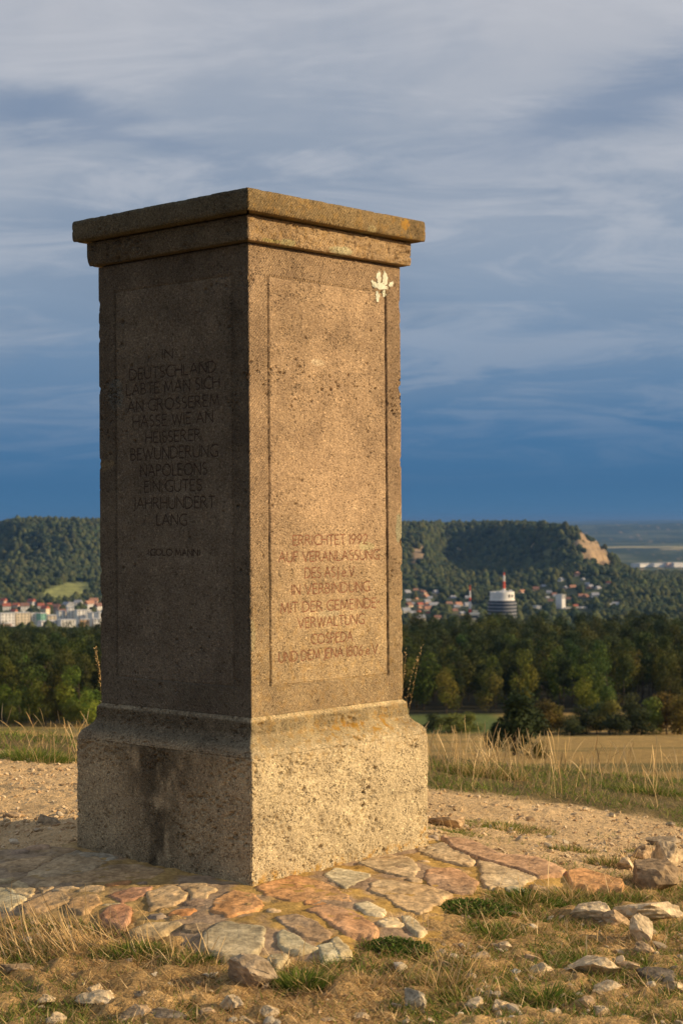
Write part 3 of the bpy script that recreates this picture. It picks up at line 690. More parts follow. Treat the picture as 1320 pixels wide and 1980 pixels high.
def shaft_col(f, S, Z, e, d):
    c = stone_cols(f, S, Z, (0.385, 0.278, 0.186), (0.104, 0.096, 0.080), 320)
    up = sstep(0.5, 1.2, Z)[:, None]
    c = c * np.where((f == 0)[:, None], 1 + (1 - up) * np.array([0.06, 0.12, 0.04]), 1 + (1 - up) * 0.25)
    # paler horizontal beds
    bed = fbm(Z * 13, S * 1.2 + f, 0, 3, 330)[:, None]; c = c * (0.86 + 0.28 * bed)
    blk = sstep(.55, .72, fbm(S * 7 + 3 * f, Z * 5, 0, 4, 331)) * (f == 3) * sstep(.08, .34, S)
    c = c * (1 - .5 * blk[:, None])
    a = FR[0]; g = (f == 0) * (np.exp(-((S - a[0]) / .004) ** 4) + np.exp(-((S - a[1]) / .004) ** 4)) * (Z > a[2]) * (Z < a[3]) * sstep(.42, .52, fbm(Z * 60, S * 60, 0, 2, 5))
    c = c * (1 - .62 * np.clip(g, 0, 1)[:, None])  # frame grooves darkened in the colour: painted shade along with black crust
    # old mortar repairs
    def patch(fc, s0, z0, rs, rz, colr, k=.85):
        nonlocal c
        q = ((S - s0) / rs) ** 2 + ((Z - z0) / rz) ** 2 + 1.1 * (fbm(S * 60, Z * 60, 0, 3, 340) - .5)
        w = (k * (1 - sstep(.8, 1.1, q)) * (f == fc))[:, None]; c = c * (1 - w) + np.array(colr) * w
    patch(0, .33, 1.01, .02, .045, (.42, .42, .30)); patch(0, -.335, .70, .014, .05, (.44, .38, .24)); patch(0, .17, .955, .035, .014, (.47, .42, .26)); patch(3, -.26, 1.44, .035, .05, (.10, .11, .105))
    patch(0, -.05, 1.52, .03, .010, (.55, .47, .35), .5); patch(0, .0, .75, .05, .01, (.50, .46, .33), .4); patch(3, -.32, 1.22, .06, .018, (.17, .14, .085), .6)
    # lettering paint soaked in the carved strokes
    L_ = np.clip(LET.ravel() * 1.6, 0, 1)[:len(S)][:, None]
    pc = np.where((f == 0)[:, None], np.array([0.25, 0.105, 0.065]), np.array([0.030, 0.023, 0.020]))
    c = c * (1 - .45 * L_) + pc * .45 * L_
    m = np.zeros((len(S), 3)); fr = FR[0]
    ins = np.zeros(len(S), bool)
    for ff in (0, 3):
        a = FR[ff]; ins |= (f == ff) & (S > a[0]) & (S < a[1]) & (Z > a[2]) & (Z < a[3])
    m[:, 1] = np.where(ins, 0.05, 1.0); m[:, 2] = np.clip(np.where(f == 0, .50, .40) + .5 * sstep(1.35, 1.42, Z) * (1 - sstep(1.48, 1.52, Z)) + .4 * sstep(1.55, 1.75, Z), 0, 1)
    m[:, 0] = np.where(f == 0, 0.04 + .20 * (1 - sstep(.5, 1.0, Z)), 0.02)
    return c, m
nf_ = int(2 * SW / 0.00245); nb_ = int(2 * SW / .03)
LET = np.zeros((len(SHZ), 2 * nf_ + 2 * nb_))
shaft, (sd_d, sd_U, sd_side, sd_Z, _w) = loft('shaft', [(z, SW if z < 1.853 else SW - .012) for z in SHZ], 0.00245, M_STONE, shaft_disp, shaft_col)  # top rim inset, added to draw a shadow line below the frieze
def surf(face, s, z):
    cols = np.where(sd_side == face)[0]; Su = sd_U[cols] * SW
    j = np.clip(np.searchsorted(Su, s) - 1, 0, len(Su) - 2); i = np.clip(np.searchsorted(sd_Z, z) - 1, 0, len(sd_Z) - 2)
    fs = np.clip((s - Su[j]) / (Su[j + 1] - Su[j]), 0, 1); fz = (z - sd_Z[i]) / (sd_Z[i + 1] - sd_Z[i])
    D = sd_d[:, cols]
    return SW + (D[i, j] * (1 - fs) + D[i, j + 1] * fs) * (1 - fz) + (D[i + 1, j] * (1 - fs) + D[i + 1, j + 1] * fs) * fz
def face_pt(face, s, z, off):
    w = surf(face, s, z) + off
    return (w, s, z) if face == 0 else (s, -w, z)
def letter_mat(name, c):
    m, nt, p, out = new_mat(name); n = n_noise(nt, coord(nt), 130, 3, 0.7)
    col = n_mix(nt, n_map(nt, n, 0.35, 0.65), tuple(v * .6 for v in c), tuple(v * 1.5 for v in c))
    nt.links.new(col, p.inputs['Base Color']); return m
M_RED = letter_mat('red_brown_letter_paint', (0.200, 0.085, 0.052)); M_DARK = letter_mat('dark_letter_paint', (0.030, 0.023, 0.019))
for face, (text, s0, s1, zb, hh) in LINES:
    tw = 0.00130 if face == 0 else 0.0016
    if hh < 0.022: tw *= .75
    line = empty('inscription_line'); line.parent = mon
    polys, ids = text_lines(text, s0, s1, zb, hh, True)
    for li in sorted(set(ids)):
        V = []; Q = []
        for poly in [p for p, k in zip(polys, ids) if k == li]:
            for (x0, y0), (x1, y1) in zip(poly, poly[1:]):
                L_ = math.hypot(x1 - x0, y1 - y0)
                if L_ < 1e-5: continue
                n = max(1, int(L_ / .004)); nx, ny = -(y1 - y0) / L_, (x1 - x0) / L_
                k0 = len(V)
                for i in range(n + 1):
                    t = i / n; x = x0 + (x1 - x0) * t; y = y0 + (y1 - y0) * t
                    wv = tw * rnd.uniform(.5, 1.2)
                    V.append(face_pt(face, x + nx * wv, y + ny * wv, .0006)); V.append(face_pt(face, x - nx * wv, y - ny * wv, .0006))
                for i in range(n):
                    a = k0 + 2 * i; Q.append((a, a + 1, a + 3, a + 2))
        mesh_np('letter', np.array(V, float), np.array(Q), mat=M_RED if face == 0 else M_DARK, parent=line)
# --- white-green paint mark near the top corner of the sunlit face
def paint_mark():
    bl = [(897, 650, 15, 45, 0), (935, 650, 18, 50, 0), (870, 690, 12, 32, -40), (975, 690, 14, 20, 35), (920, 712, 36, 14, 0), (890, 770, 13, 38, 0), (932, 748, 13, 26, -10), (905, 700, 25, 22, 0)]
    V = []; T = []
    for cx, cy, rx, ry, ang in bl:
        k0 = len(V); s, z = to_face(460 + cx * .303, 340 + cy * .303, 0, SW); V.append(face_pt(0, s, z, .0016)); n = 18
        for i in range(n):
            a = 2 * math.pi * i / n; jit = rnd.uniform(.66, 1.22); x = math.cos(a) * rx * jit; y = math.sin(a) * ry * jit
            ca, sa = math.cos(R(ang)), math.sin(R(ang)); x, y = x * ca - y * sa, x * sa + y * ca
            s, z = to_face(460 + (cx + x) * .303, 340 + (cy + y) * .303, 0, SW); V.append(face_pt(0, s, z, .0013))
            T.append((k0, k0 + 1 + i, k0 + 1 + (i + 1) % n))
    V = np.array(V, float); V[:, 0] += np.repeat(np.arange(len(bl)) * 0.00006, 19)
    mesh_np('paint_mark', V, None, np.array(T), plain('pale_paint', (0.60, 0.62, 0.50), .8, 60, .2), mon)
paint_mark()
# --- frieze and cap
def frieze_disp(SD, S, Z, e):
    d = base_disp(SD, S, Z, e, 400, 0.0028, 0.012, 0.016, 0.004)
    zl_ = np.clip((Z - 1.8575) / .012, 0, 1); d -= 0.004 * (1 - zl_) ** 2
    d -= (SD == 3) * 0.014 * np.exp(-((Z - 1.857) / .018) ** 2) * sstep(.1, -.35, S) * fbm(S * 40, Z * 40, 0, 3, 8)
    add_pits(d, S[0] / S[0].max(), SD[0], Z[:, 0], .369, 210, .002, .0075, .007, 8); return d
def frieze_col(f, S, Z, e, d):
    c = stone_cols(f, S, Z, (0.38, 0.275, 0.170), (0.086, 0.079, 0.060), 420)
    for (s0, z0, rs, rz, cc) in [(-.20, 1.866, .035, .012, (.38, .35, .20)), (-.27, 1.864, .04, .006, (.34, .30, .13)), (.035, 1.868, .055, .014, (.47, .45, .30))]:
        q = ((S - s0) / rs) ** 2 + ((Z - z0) / rz) ** 2 + .9 * (fbm(S * 60, Z * 60, 0, 3, 440) - .5)
        w = (.85 * (1 - sstep(.8, 1.1, q)) * (f == 0))[:, None]; c = c * (1 - w) + np.array(cc) * w
    m = np.zeros((len(S), 3)); m[:, 1] = .6; m[:, 2] = .85; m[:, 0] = .22 * (f == 0); return c, m
loft('frieze', [(z, .3695 if z < 1.9295 else .352) for z in axis([(1.857, 1.9352, .0034)])], 0.0042, M_STONE, frieze_disp, frieze_col)  # inset upper rim, added for a deep shadow gap under the cap
def cap_disp(SD, S, Z, e):
    d = base_disp(SD, S, Z, e, 500, 0.0024, 0.010, 0.018, 0.006)
    d -= 0.005 * np.exp(-(2.0 - Z) / .004) + 0.005 * np.exp(-(Z - 1.9347) / .004)
    d -= .006 * np.maximum(fbm(S * 30 + SD * 9, Z * 0 + .4, 0, 3, 9) - .5, 0) * 4 * (np.exp(-(2.0 - Z) / .008) + np.exp(-(Z - 1.9347) / .007))
    add_pits(d, S[0] / S[0].max(), SD[0], Z[:, 0], .4036, 90, .002, .006, .005, 9); return d
def cap_col(f, S, Z, e, d):
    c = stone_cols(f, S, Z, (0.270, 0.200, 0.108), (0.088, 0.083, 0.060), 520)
    q = ((S - .14) / .022) ** 2 + ((Z - 1.944) / .012) ** 2; w = (.8 * (1 - sstep(.8, 1.1, q)) * (f == 0))[:, None]; c = c * (1 - w) + np.array((.42, .37, .22)) * w
    m = np.zeros((len(S), 3)); m[:, 1] = .8; m[:, 2] = .35; m[:, 0] = (f == 0) * (.25 + .6 * np.exp(-((S - .30) / .04) ** 2)); return c, m
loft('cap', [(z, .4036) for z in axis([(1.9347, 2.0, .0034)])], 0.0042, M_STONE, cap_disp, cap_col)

# ------------------------------------------------------------------ mortared stone apron round the foot
def crazy(name, poly, ds, proud, colr, mat, seed, parent=None, rough=0.006, edge=0.02, jag=0.012, under=0.03, tilt=None, colfun=None, kind=None, grow=0.0):
    P = np.array(poly); x0, y0 = P.min(0) - .03; x1, y1 = P.max(0) + .03
    xs = np.arange(x0, x1, ds); ys = np.arange(y0, y1, ds); X, Y = np.meshgrid(xs, ys, indexing='ij')
    sdf = sdf_poly(X, Y, poly) + grow + jag * (fbm(X * 22, Y * 22, 0, 3, seed) - .5) * 2
    prof = np.where(sdf > 0, 1 - np.exp(-sdf / edge), sdf / edge * 1.3)
    z = H(X, Y) + np.maximum(proud * prof, -under)
    r1 = fbm(X * 30, Y * 50, 0, 4, seed + 4, .6) - .5; rg = 1 - np.abs(2 * fbm(X * 16, Y * 34, 0, 3, seed + 8) - 1)
    z += rough * (2.0 * r1 - 0.9 * rg ** 4) * np.clip(sdf / .02, 0, 1)
    if tilt: z += tilt[0] * (X - X.mean()) + tilt[1] * (Y - Y.mean())
    keep = sdf > -0.02
    q = grid_quads(len(xs), len(ys)); kf = keep.ravel(); q = q[kf[q].any(1)]
    used = np.unique(q); remap = np.zeros(X.size, int); remap[used] = np.arange(len(used))
    V = np.stack([X, Y, z], -1).reshape(-1, 3)[used]; q = remap[q]
    if colfun is None:
        n = fbm(X * 11, Y * 11, 0, 4, seed + 1).ravel()[used][:, None]; n2 = fbm(X * 4, Y * 4, 0, 2, seed + 2).ravel()[used][:, None]
        C = np.array(colr) * (0.75 + 0.5 * n); C = C * (1 + (n2 - .5) * np.array([.35, .1, -.2])); n3 = fbm(X * 60, Y * 90, 0, 3, seed + 5).ravel()[used][:, None]; C = C * (.62 + .76 * n3)
    else: C = colfun(X.ravel()[used], Y.ravel()[used])
    return mesh_np(name, V, q, mat=mat, parent=parent, smooth=True, col=C)
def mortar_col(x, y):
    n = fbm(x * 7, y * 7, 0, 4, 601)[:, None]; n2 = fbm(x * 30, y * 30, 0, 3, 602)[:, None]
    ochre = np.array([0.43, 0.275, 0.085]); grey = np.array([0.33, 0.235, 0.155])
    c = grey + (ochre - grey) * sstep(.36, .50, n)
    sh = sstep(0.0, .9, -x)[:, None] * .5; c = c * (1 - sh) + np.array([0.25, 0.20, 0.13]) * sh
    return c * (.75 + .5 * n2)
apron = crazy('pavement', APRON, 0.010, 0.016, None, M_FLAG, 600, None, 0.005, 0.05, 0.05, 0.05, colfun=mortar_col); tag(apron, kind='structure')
c6 = lambda L_: [(420 + a * .3636, 1560 + b * .3636) for a, b in L_]
c5 = lambda L_: [(a / 3, 1440 + b / 3) for a, b in L_]
c7 = lambda L_: [(820 + a * .3788, 1500 + b * .3788) for a, b in L_]
ORA = (0.50, 0.26, 0.115); CRE = (0.58, 0.50, 0.33); TAN = (0.50, 0.37, 0.22); PNK = (0.49, 0.28, 0.165); BLU = (0.49, 0.45, 0.30); GRY = (0.40, 0.34, 0.22); RED = (0.40, 0.20, 0.135); BRN = (0.33, 0.235, 0.14); PUR = (0.34, 0.25, 0.175)
FLAGS = [
 (c6([(210, 435), (400, 375), (560, 410), (700, 480), (710, 510), (560, 505), (380, 510), (260, 480)]), ORA, .012),
 (c6([(575, 365), (625, 335), (815, 365), (810, 380), (680, 435), (590, 395)]), CRE, .010),
 (c6([(740, 310), (880, 265), (1010, 275), (1060, 340), (1045, 385), (960, 375), (820, 335)]), TAN, .018),
 (c6([(810, 420), (870, 400), (960, 410), (1060, 420), (1200, 455), (1240, 470), (1150, 530), (1080, 580), (960, 545), (890, 490), (820, 460)]), TAN, .020),
 (c6([(480, 555), (600, 530), (770, 590), (845, 650), (820, 690), (690, 680), (600, 625)]), PNK, .014),
 (c6([(735, 530), (800, 518), (895, 570), (880, 590), (790, 580)]), CRE, .018),
 (c6([(855, 620), (900, 595), (960, 600), (990, 635), (890, 640)]), CRE, .014),
 (c6([(975, 590), (1030, 592), (1095, 665), (1075, 682), (1005, 635)]), CRE, .014),
 (c6([(0, 500), (80, 460), (190, 475), (250, 530), (220, 560), (60, 590), (-40, 560)]), ORA, .018),
 (c6([(-80, 690), (0, 640), (60, 632), (250, 655), (240, 740), (180, 815), (40, 805), (-60, 770)]), GRY, .030),
 (c6([(320, 700), (350, 675), (440, 710), (520, 765), (430, 778), (345, 765), (315, 740)]), BLU, .022),
 (c6([(275, 805), (360, 795), (390, 820), (310, 850)]), BLU, .020),
 (c6([(615, 720), (640, 712), (705, 780), (650, 792)]), BLU, .018),
 (c6([(540, 750), (600, 735), (640, 790), (560, 800)]), BLU, .014),
 (c6([(300, 600), (420, 585), (500, 610), (600, 680), (590, 712), (460, 700), (350, 640)]), PUR, .020),
 (c6([(1060, 220), (1200, 205), (1340, 260), (1330, 320), (1200, 290), (1080, 250)]), TAN, .018),
 (c7([(270, 440), (430, 480), (560, 530), (500, 572), (330, 580), (290, 530)]), TAN, .024),
 (c7([(90, 325), (230, 345), (400, 420), (560, 430), (715, 490), (690, 520), (590, 530), (490, 495), (400, 470), (270, 430), (150, 380)]), PNK, .045),
 (c7([(20, 490), (150, 480), (280, 550), (240, 602), (60, 590), (10, 560)]), PNK, .018),
 (c7([(10, 372), (160, 382), (250, 440), (230, 472), (100, 445), (5, 410)]), TAN, .020),
 (c7([(735, 510), (800, 492), (900, 520), (1010, 550), (1005, 592), (880, 582), (760, 572)]), ORA, .045),
 (c5([(150, 770), (380, 645), (560, 660), (620, 690), (520, 740), (330, 775)]), (0.36, 0.30, 0.21), .012),
 (c5([(0, 700), (150, 670), (320, 650), (180, 740), (60, 742)]), (0.36, 0.29, 0.20), .012),
 (c5([(220, 830), (230, 795), (440, 765), (330, 825), (250, 862)]), (0.38, 0.30, 0.20), .012),
 (c5([(370, 790), (640, 710), (800, 705), (960, 740), (870, 780), (640, 800), (420, 822)]), (0.34, 0.26, 0.17), .014),
 (c5([(-60, 835), (60, 850), (150, 905), (60, 960), (-60, 955)]), BLU, .014),
 (c5([(40, 840), (110, 800), (200, 850), (170, 885), (80, 882)]), GRY, .018),
 (c5([(640, 885), (760, 850), (880, 838), (820, 892), (700, 922)]), RED, .022),
 (c5([(130, 940), (280, 870), (380, 868), (392, 922), (260, 962), (150, 972)]), BRN, .020),
 (c5([(580, 1000), (640, 950), (720, 938), (772, 980), (700, 1062), (600, 1040)]), RED, .022),
 (c5([(480, 832), (610, 828), (600, 852), (470, 856)]), TAN, .012),
 (c5([(850, 872), (1000, 826), (1085, 880), (1000, 945), (880, 962)]), TAN, .024),
 (c5([(400, 905), (560, 880), (590, 930), (480, 985), (375, 962)]), BRN, .020),
 (c5([(760, 1092), (860, 1050), (1040, 1040), (1050, 1060), (930, 1102), (800, 1116)]), GRY, .018),
 (c5([(390, 645), (450, 625), (640, 645), (672, 662), (620, 684), (500, 656)]), (0.34, 0.30, 0.23), .012),
 (c5([(1090, 850), (1180, 830), (1240, 850), (1200, 900), (1110, 900)]), TAN, .018),
]
for i, (pts, colr, pr) in enumerate(FLAGS):
    colr = tuple(.72 * a + .28 * b for a, b in zip(colr, (.50, .345, .175)))
    poly = [tuple(gp(a, b, .012).xy) for a, b in pts]
    crazy('flagstone', poly, 0.0065, pr * .24 + .0160, colr, M_FLAG, 620 + i * 3, apron, 0.0022 if i in (1, 5, 6, 7, 9, 10, 11, 12, 13) else 0.0060, 0.0022, 0.012, grow=0.008)

_r = random.Random(31); _k = 0
_polys = [[tuple(gp(a, b, .012).xy) for a, b in pts] for pts, *_ in FLAGS]
_cand = []
while len(_cand) < 26 and _k < 4000:
    _k += 1; x = _r.uniform(-1.05, .95); y = _r.uniform(4.2, 5.9); rad = _r.uniform(.022, .045)
    A_ = np.array([[x]]), np.array([[y]])
    if base_sdf(x, y) < rad + .02 or sdf_poly(*A_, APRON)[0, 0] < rad + .02: continue
    if any(sdf_poly(*A_, q)[0, 0] > -rad * .75 for q in _polys) or any(math.hypot(x - a, y - b) < rad + c for a, b, c in _cand): continue
    _cand.append((x, y, rad))
for i, (x, y, rad) in enumerate(_cand):
    a0 = _r.uniform(0, 6.28); n = _r.randint(5, 7)
    poly = [(x + math.cos(a0 + k * 6.283 / n) * rad * _r.uniform(.75, 1.25) * 1.25, y + math.sin(a0 + k * 6.283 / n) * rad * _r.uniform(.7, 1.2)) for k in range(n)]
    crazy('flagstone', poly, 0.0075, .0195, _r.choice([TAN, GRY, ORA, BRN, PUR, TAN]), M_FLAG, 900 + i * 3, apron, 0.006, 0.0022, 0.010)

# ------------------------------------------------------------------ rocks
def ico(sub):
    import bmesh
    bm = bmesh.new(); bmesh.ops.create_icosphere(bm, subdivisions=sub, radius=1)
    V = np.array([v.co[:] for v in bm.verts]); T = np.array([[v.index for v in f.verts] for f in bm.faces]); bm.free(); return V, T
ICO1, ICO2, ICO3, ICO4, ICO5 = [ico(i) for i in (1, 2, 3, 4, 5)]
def rock_shape(seed, base=ICO4, cuts=16, rough=0.05, flat=1.0):
    r = np.random.default_rng(seed); V, T = base[0].copy(), base[1]
    n = fbm(V[:, 0] * 1.3 + seed, V[:, 1] * 1.3, V[:, 2] * 1.3, 2, seed) - .5
    V = V * (1 + .9 * n[:, None])
    for _ in range(cuts):
        n = r.normal(size=3); n /= np.linalg.norm(n); k_ = V @ n; d = k_.max() * r.uniform(.45, .82); k = k_ - d
        V = V - np.outer(np.clip(k, 0, None) * r.uniform(.85, 1.0), n)
    V = V / np.abs(V).max(0)
    n = fbm(V[:, 0] * 5 + seed, V[:, 1] * 5, V[:, 2] * 5, 4, seed, .6) - .5; w = 1 - np.abs(2 * fbm(V[:, 0] * 3 + seed, V[:, 1] * 3, V[:, 2] * 6, 3, seed + 3) - 1)
    V = V * (1 + rough * 2 * n[:, None] - .16 * (np.clip(w, .78, 1) - .78)[:, None] * 4 * .35)
    V[:, 2] *= flat
    return V, T
def rock_col(V, base, seed):
    n = fbm(V[:, 0] * 3 + seed, V[:, 1] * 3, V[:, 2] * 3, 4, seed + 50)[:, None]
    n2 = sstep(.55, .7, fbm(V[:, 0] * 5 + seed, V[:, 1] * 5, V[:, 2] * 5, 3, seed + 60))[:, None]
    c = np.array(base) * (.62 + .76 * n); return c * (1 - .45 * n2)
PALE = (0.60, 0.47, 0.30); GREYR = (0.36, 0.28, 0.185); DKR = (0.20, 0.165, 0.125); WARM = (0.46, 0.33, 0.20)
ROCKS = [  # (px, py of the middle, width px, height px, colour, label)
 (1286, 1630, 62, 20, GREYR, 'flat grey rock at the right edge, rearmost of the rock pile'),
 (1294, 1664, 60, 58, PALE, 'tall pale angular boulder behind the big brown one at the right edge'),
 (1243, 1652, 34, 30, WARM, 'small warm stone wedged behind the big brown boulder'),
 (1214, 1673, 40, 26, PALE, 'small pale stone on the left shoulder of the brown boulder'),
 (1256, 1700, 100, 50, BRN, 'big wedge-shaped brown-grey boulder, largest of the rock pile'),
 (1142, 1769, 86, 42, PALE, 'jagged pale rock lying at the right end of the green grass'),
 (1196, 1782, 54, 34, WARM, 'stubby tan rock between the jagged rock and the long slab'),
 (1248, 1766, 122, 44, PALE, 'long pale slab with a dark shaded left end'),
 (1248, 1803, 50, 54, PALE, 'upright pointed stone standing below the long slab'),
 (1240, 1838, 48, 26, WARM, 'low tan stone at the foot of the pointed stone'),
 (1152, 1871, 92, 36, PALE, 'broad flat pale rock half sunk in the litter at lower right'),
 (1266, 1890, 68, 22, DKR, 'dark flat slab in shade near the right edge'),
 (1172, 1914, 52, 26, PALE, 'rounded pale rock under the broad flat rock'),
 (975, 1832, 28, 16, PALE, 'small pale stone in grass right of the leafy creeper'),
 (924, 1851, 38, 20, GREYR, 'two-humped grey stone among dry stalks'),
 (1024, 1853, 34, 16, WARM, 'small warm stone in the middle of the grassy ground'),
 (1050, 1876, 46, 18, PALE, 'narrow ridged stone pointing down to the right'),
 (998, 1880, 20, 14, (0.48, 0.48, 0.44), 'tiny bluish white pebble in the grass'),
 (914, 1944, 36, 24, PALE, 'pale stone near the bottom edge under the dry tuft'),
 (968, 1948, 38, 22, PALE, 'pale stone right beside its twin near the bottom edge'),
 (1162, 1958, 30, 20, PALE, 'light stone at the bottom right among rubble'),
 (1308, 1910, 34, 22, PALE, 'pale rock cut by the right edge, low down'),
 (1134, 1942, 36, 22, WARM, 'tan stone left of the bottom right rubble'),
 (866, 1592, 76, 24, WARM, 'low grey boulder just behind the right corner of the plinth'),
 (1026, 1585, 20, 12, WARM, 'small reddish stone on the far path'),
 (1184, 1577, 17, 13, PALE, 'little upright stone alone on the open gravel path'),
 (1132, 1564, 17, 11, PALE, 'little pale stone at the back of the gravel path'),
 (1062, 1646, 18, 12, PALE, 'small pale stone right of the apron on the gravel'),
 (843, 1616, 16, 12, PALE, 'small light stone touching the right corner of the plinth'),
 (1296, 1594, 22, 8, GREYR, 'thin flat stone on the path near the right edge'),
 (184, 1917, 30, 26, PALE, 'upright pale stone below the dead stalks at lower left'),
 (277, 1930, 36, 24, GREYR, 'squarish grey stone below the green tuft'),
 (195, 1938, 86, 22, PALE, 'wide low pale rock at lower left'),
 (90, 1937, 32, 22, PALE, 'small pale rock near the lower left corner'),
 (258, 1962, 56, 30, WARM, 'broken tan rock on the bottom edge under the grey stone'),
 (110, 1975, 40, 22, PALE, 'smooth pale rock on the bottom edge at left'),
 (325, 1968, 70, 18, DKR, 'dark flat stone on the bottom edge'),
 (398, 1961, 32, 24, WARM, 'round tan stone on the bottom edge right of the dark one'),
 (32, 1880, 56, 20, BRN, 'flat brown slab at the left edge'),
 (485, 1888, 92, 62, (0.36, 0.28, 0.19), 'big rounded boulder buried in front of the apron'),
 (795, 1938, 52, 42, (0.42, 0.36, 0.26), 'blocky grey rock with a deep dark notch at bottom centre'),
 (452, 1944, 44, 30, PALE, 'blunt pale rock below the big rounded boulder'),
 (522, 1962, 36, 24, PALE, 'pale rock on the bottom edge near the centre'),
 (634, 1975, 34, 16, WARM, 'small warm stone on the bottom edge at centre'),
 (700, 1966, 28, 16, PALE, 'small pale stone left of the notched rock'),
 (27, 1578, 42, 10, WARM, 'thin orange stone on the gravel at far left'),
 (88, 1588, 48, 22, GREYR, 'weathered grey stone bedded in the left gravel'),
 (1218, 1870, 40, 20, WARM, 'tan stone between the dark slab and the broad rock'),
 (1100, 1910, 26, 14, PALE, 'small pale stone above the dark green tuft'),
 (860, 1866, 26, 14, WARM, 'small stone between dry stalks right of centre'),
]
ROCK_XY = []
for i, (px, py, w, h, c, lab) in enumerate(ROCKS):
    yb = min(py + h * .35, 2100); p = gp(px, yb); D = p.y
    k_ = 1.22 if w > 24 else 1.0; wx = w / F_PX * D / 2 * k_; hz = h / F_PX * D * k_ * .92
    V, T = rock_shape(1000 + i * 7, ICO4, 11, .075)
    rz = rnd.uniform(0, 6.28)
    V = V * np.array([wx, wx * rnd.uniform(.6, .9), hz * .62]); a = rnd.uniform(-.35, .35)
    V = V @ np.array([[math.cos(a), -math.sin(a), 0], [math.sin(a), math.cos(a), 0], [0, 0, 1]]).T
    C = rock_col(V / wx, c, i)
    o = mesh_np('rock', V, None, T, M_ROCK, None, False, C); o.location = (p.x, p.y + wx * .3, float(H(p.x, p.y + wx * .3)) + hz * .25)
    tag(o, lab, 'rock', 'rocks lying about the foot of the monument'); ROCK_XY.append((p.x, p.y, wx))

# gravel and rubble nobody could count
def scatter_stones(name, pts, sizes, cols, label, group=None, base=ICO1):
    B, T = base; n = len(pts); nv = len(B)
    r = rng; V = np.empty((n, nv, 3)); 
    if base is ICO2:
        pr = np.stack([rock_shape(3000 + i, ICO2, 9, .06)[0] for i in range(12)]); shp = pr[r.integers(0, 12, n)]
    else: shp = B[None] * (1 + .75 * (r.random((n, nv, 1)) - .5))
    ax = np.stack([r.uniform(.75, 1.25, n), r.uniform(.6, 1.0, n), r.uniform(.45, .8, n)], 1)
    shp = shp * ax[:, None, :] * sizes[:, None, None]
    a = r.uniform(0, 6.28, n); ca, sa = np.cos(a)[:, None], np.sin(a)[:, None]
    x = shp[..., 0] * ca - shp[..., 1] * sa; y = shp[..., 0] * sa + shp[..., 1] * ca
    t = r.uniform(-.5, .5, n)[:, None]; z = shp[..., 2] * np.cos(t) + x * np.sin(t)
    V = np.stack([x, y, z], -1) + pts[:, None, :]
    TT = (T[None] + (np.arange(n) * nv)[:, None, None]).reshape(-1, 3)
    C = np.repeat(cols, nv, 0)
    o = mesh_np(name, V.reshape(-1, 3), None, TT, M_PEBBLE, None, False, C); tag(o, label, 'gravel', None, 'stuff'); return o
def gravel():
    n = 42000; x = rng.uniform(-1.7, 2.0, n); y = 3.35 + (7.9 - 3.35) * rng.random(n)
    path, verge, soil = near_zones(x, y); inap = sdf_poly(x, y, APRON)
    cl = fbm(x * 4, y * 4, 0, 3, 700)
    prob = path * (.25 + 1.1 * sstep(.35, .6, cl)) + soil * (.05 + .55 * sstep(.52, .66, cl)); prob *= (inap < .0) * (base_sdf(x, y) > 0)
    k = rng.random(n) < prob * .62; x, y = x[k], y[k]; soil = soil[k]; n = len(x)
    s = .0028 + .010 * rng.random(n) ** 4.5 + .005 * soil * rng.random(n) ** 2
    z = H(x, y) + s * .25
    base = np.array([[.56, .42, .26], [.50, .36, .20], [.42, .30, .17], [.60, .47, .30], [.40, .26, .14]])[rng.integers(0, 5, n)]
    C = base * rng.uniform(.75, 1.2, (n, 1))
    scatter_stones('gravel', np.stack([x, y, z], 1), s, C, 'loose pale limestone gravel strewn over the path and bare soil')
    n = 2600; x = rng.uniform(-1.3, 1.5, n); y = rng.uniform(3.4, 6.6, n); p_, v_, so = near_zones(x, y)
    k = (sdf_poly(x, y, APRON) < -.03) & (base_sdf(x, y) > .05) & (rng.random(n) < so * (.15 + .75 * sstep(.45, .62, fbm(x * 3, y * 3, 0, 3, 712))) + p_ * .10); x, y = x[k], y[k]; n = len(x)
    s = .008 + .020 * rng.random(n) ** 3; base = np.array([[.50, .42, .30], [.42, .33, .22]])[rng.integers(0, 2, n)]
    scatter_stones('rubble', np.stack([x, y, H(x, y) + s * .2], 1), s, base * rng.uniform(.7, 1.15, (n, 1)), 'fist-sized limestone rubble scattered between grass and gravel', base=ICO2)
gravel()

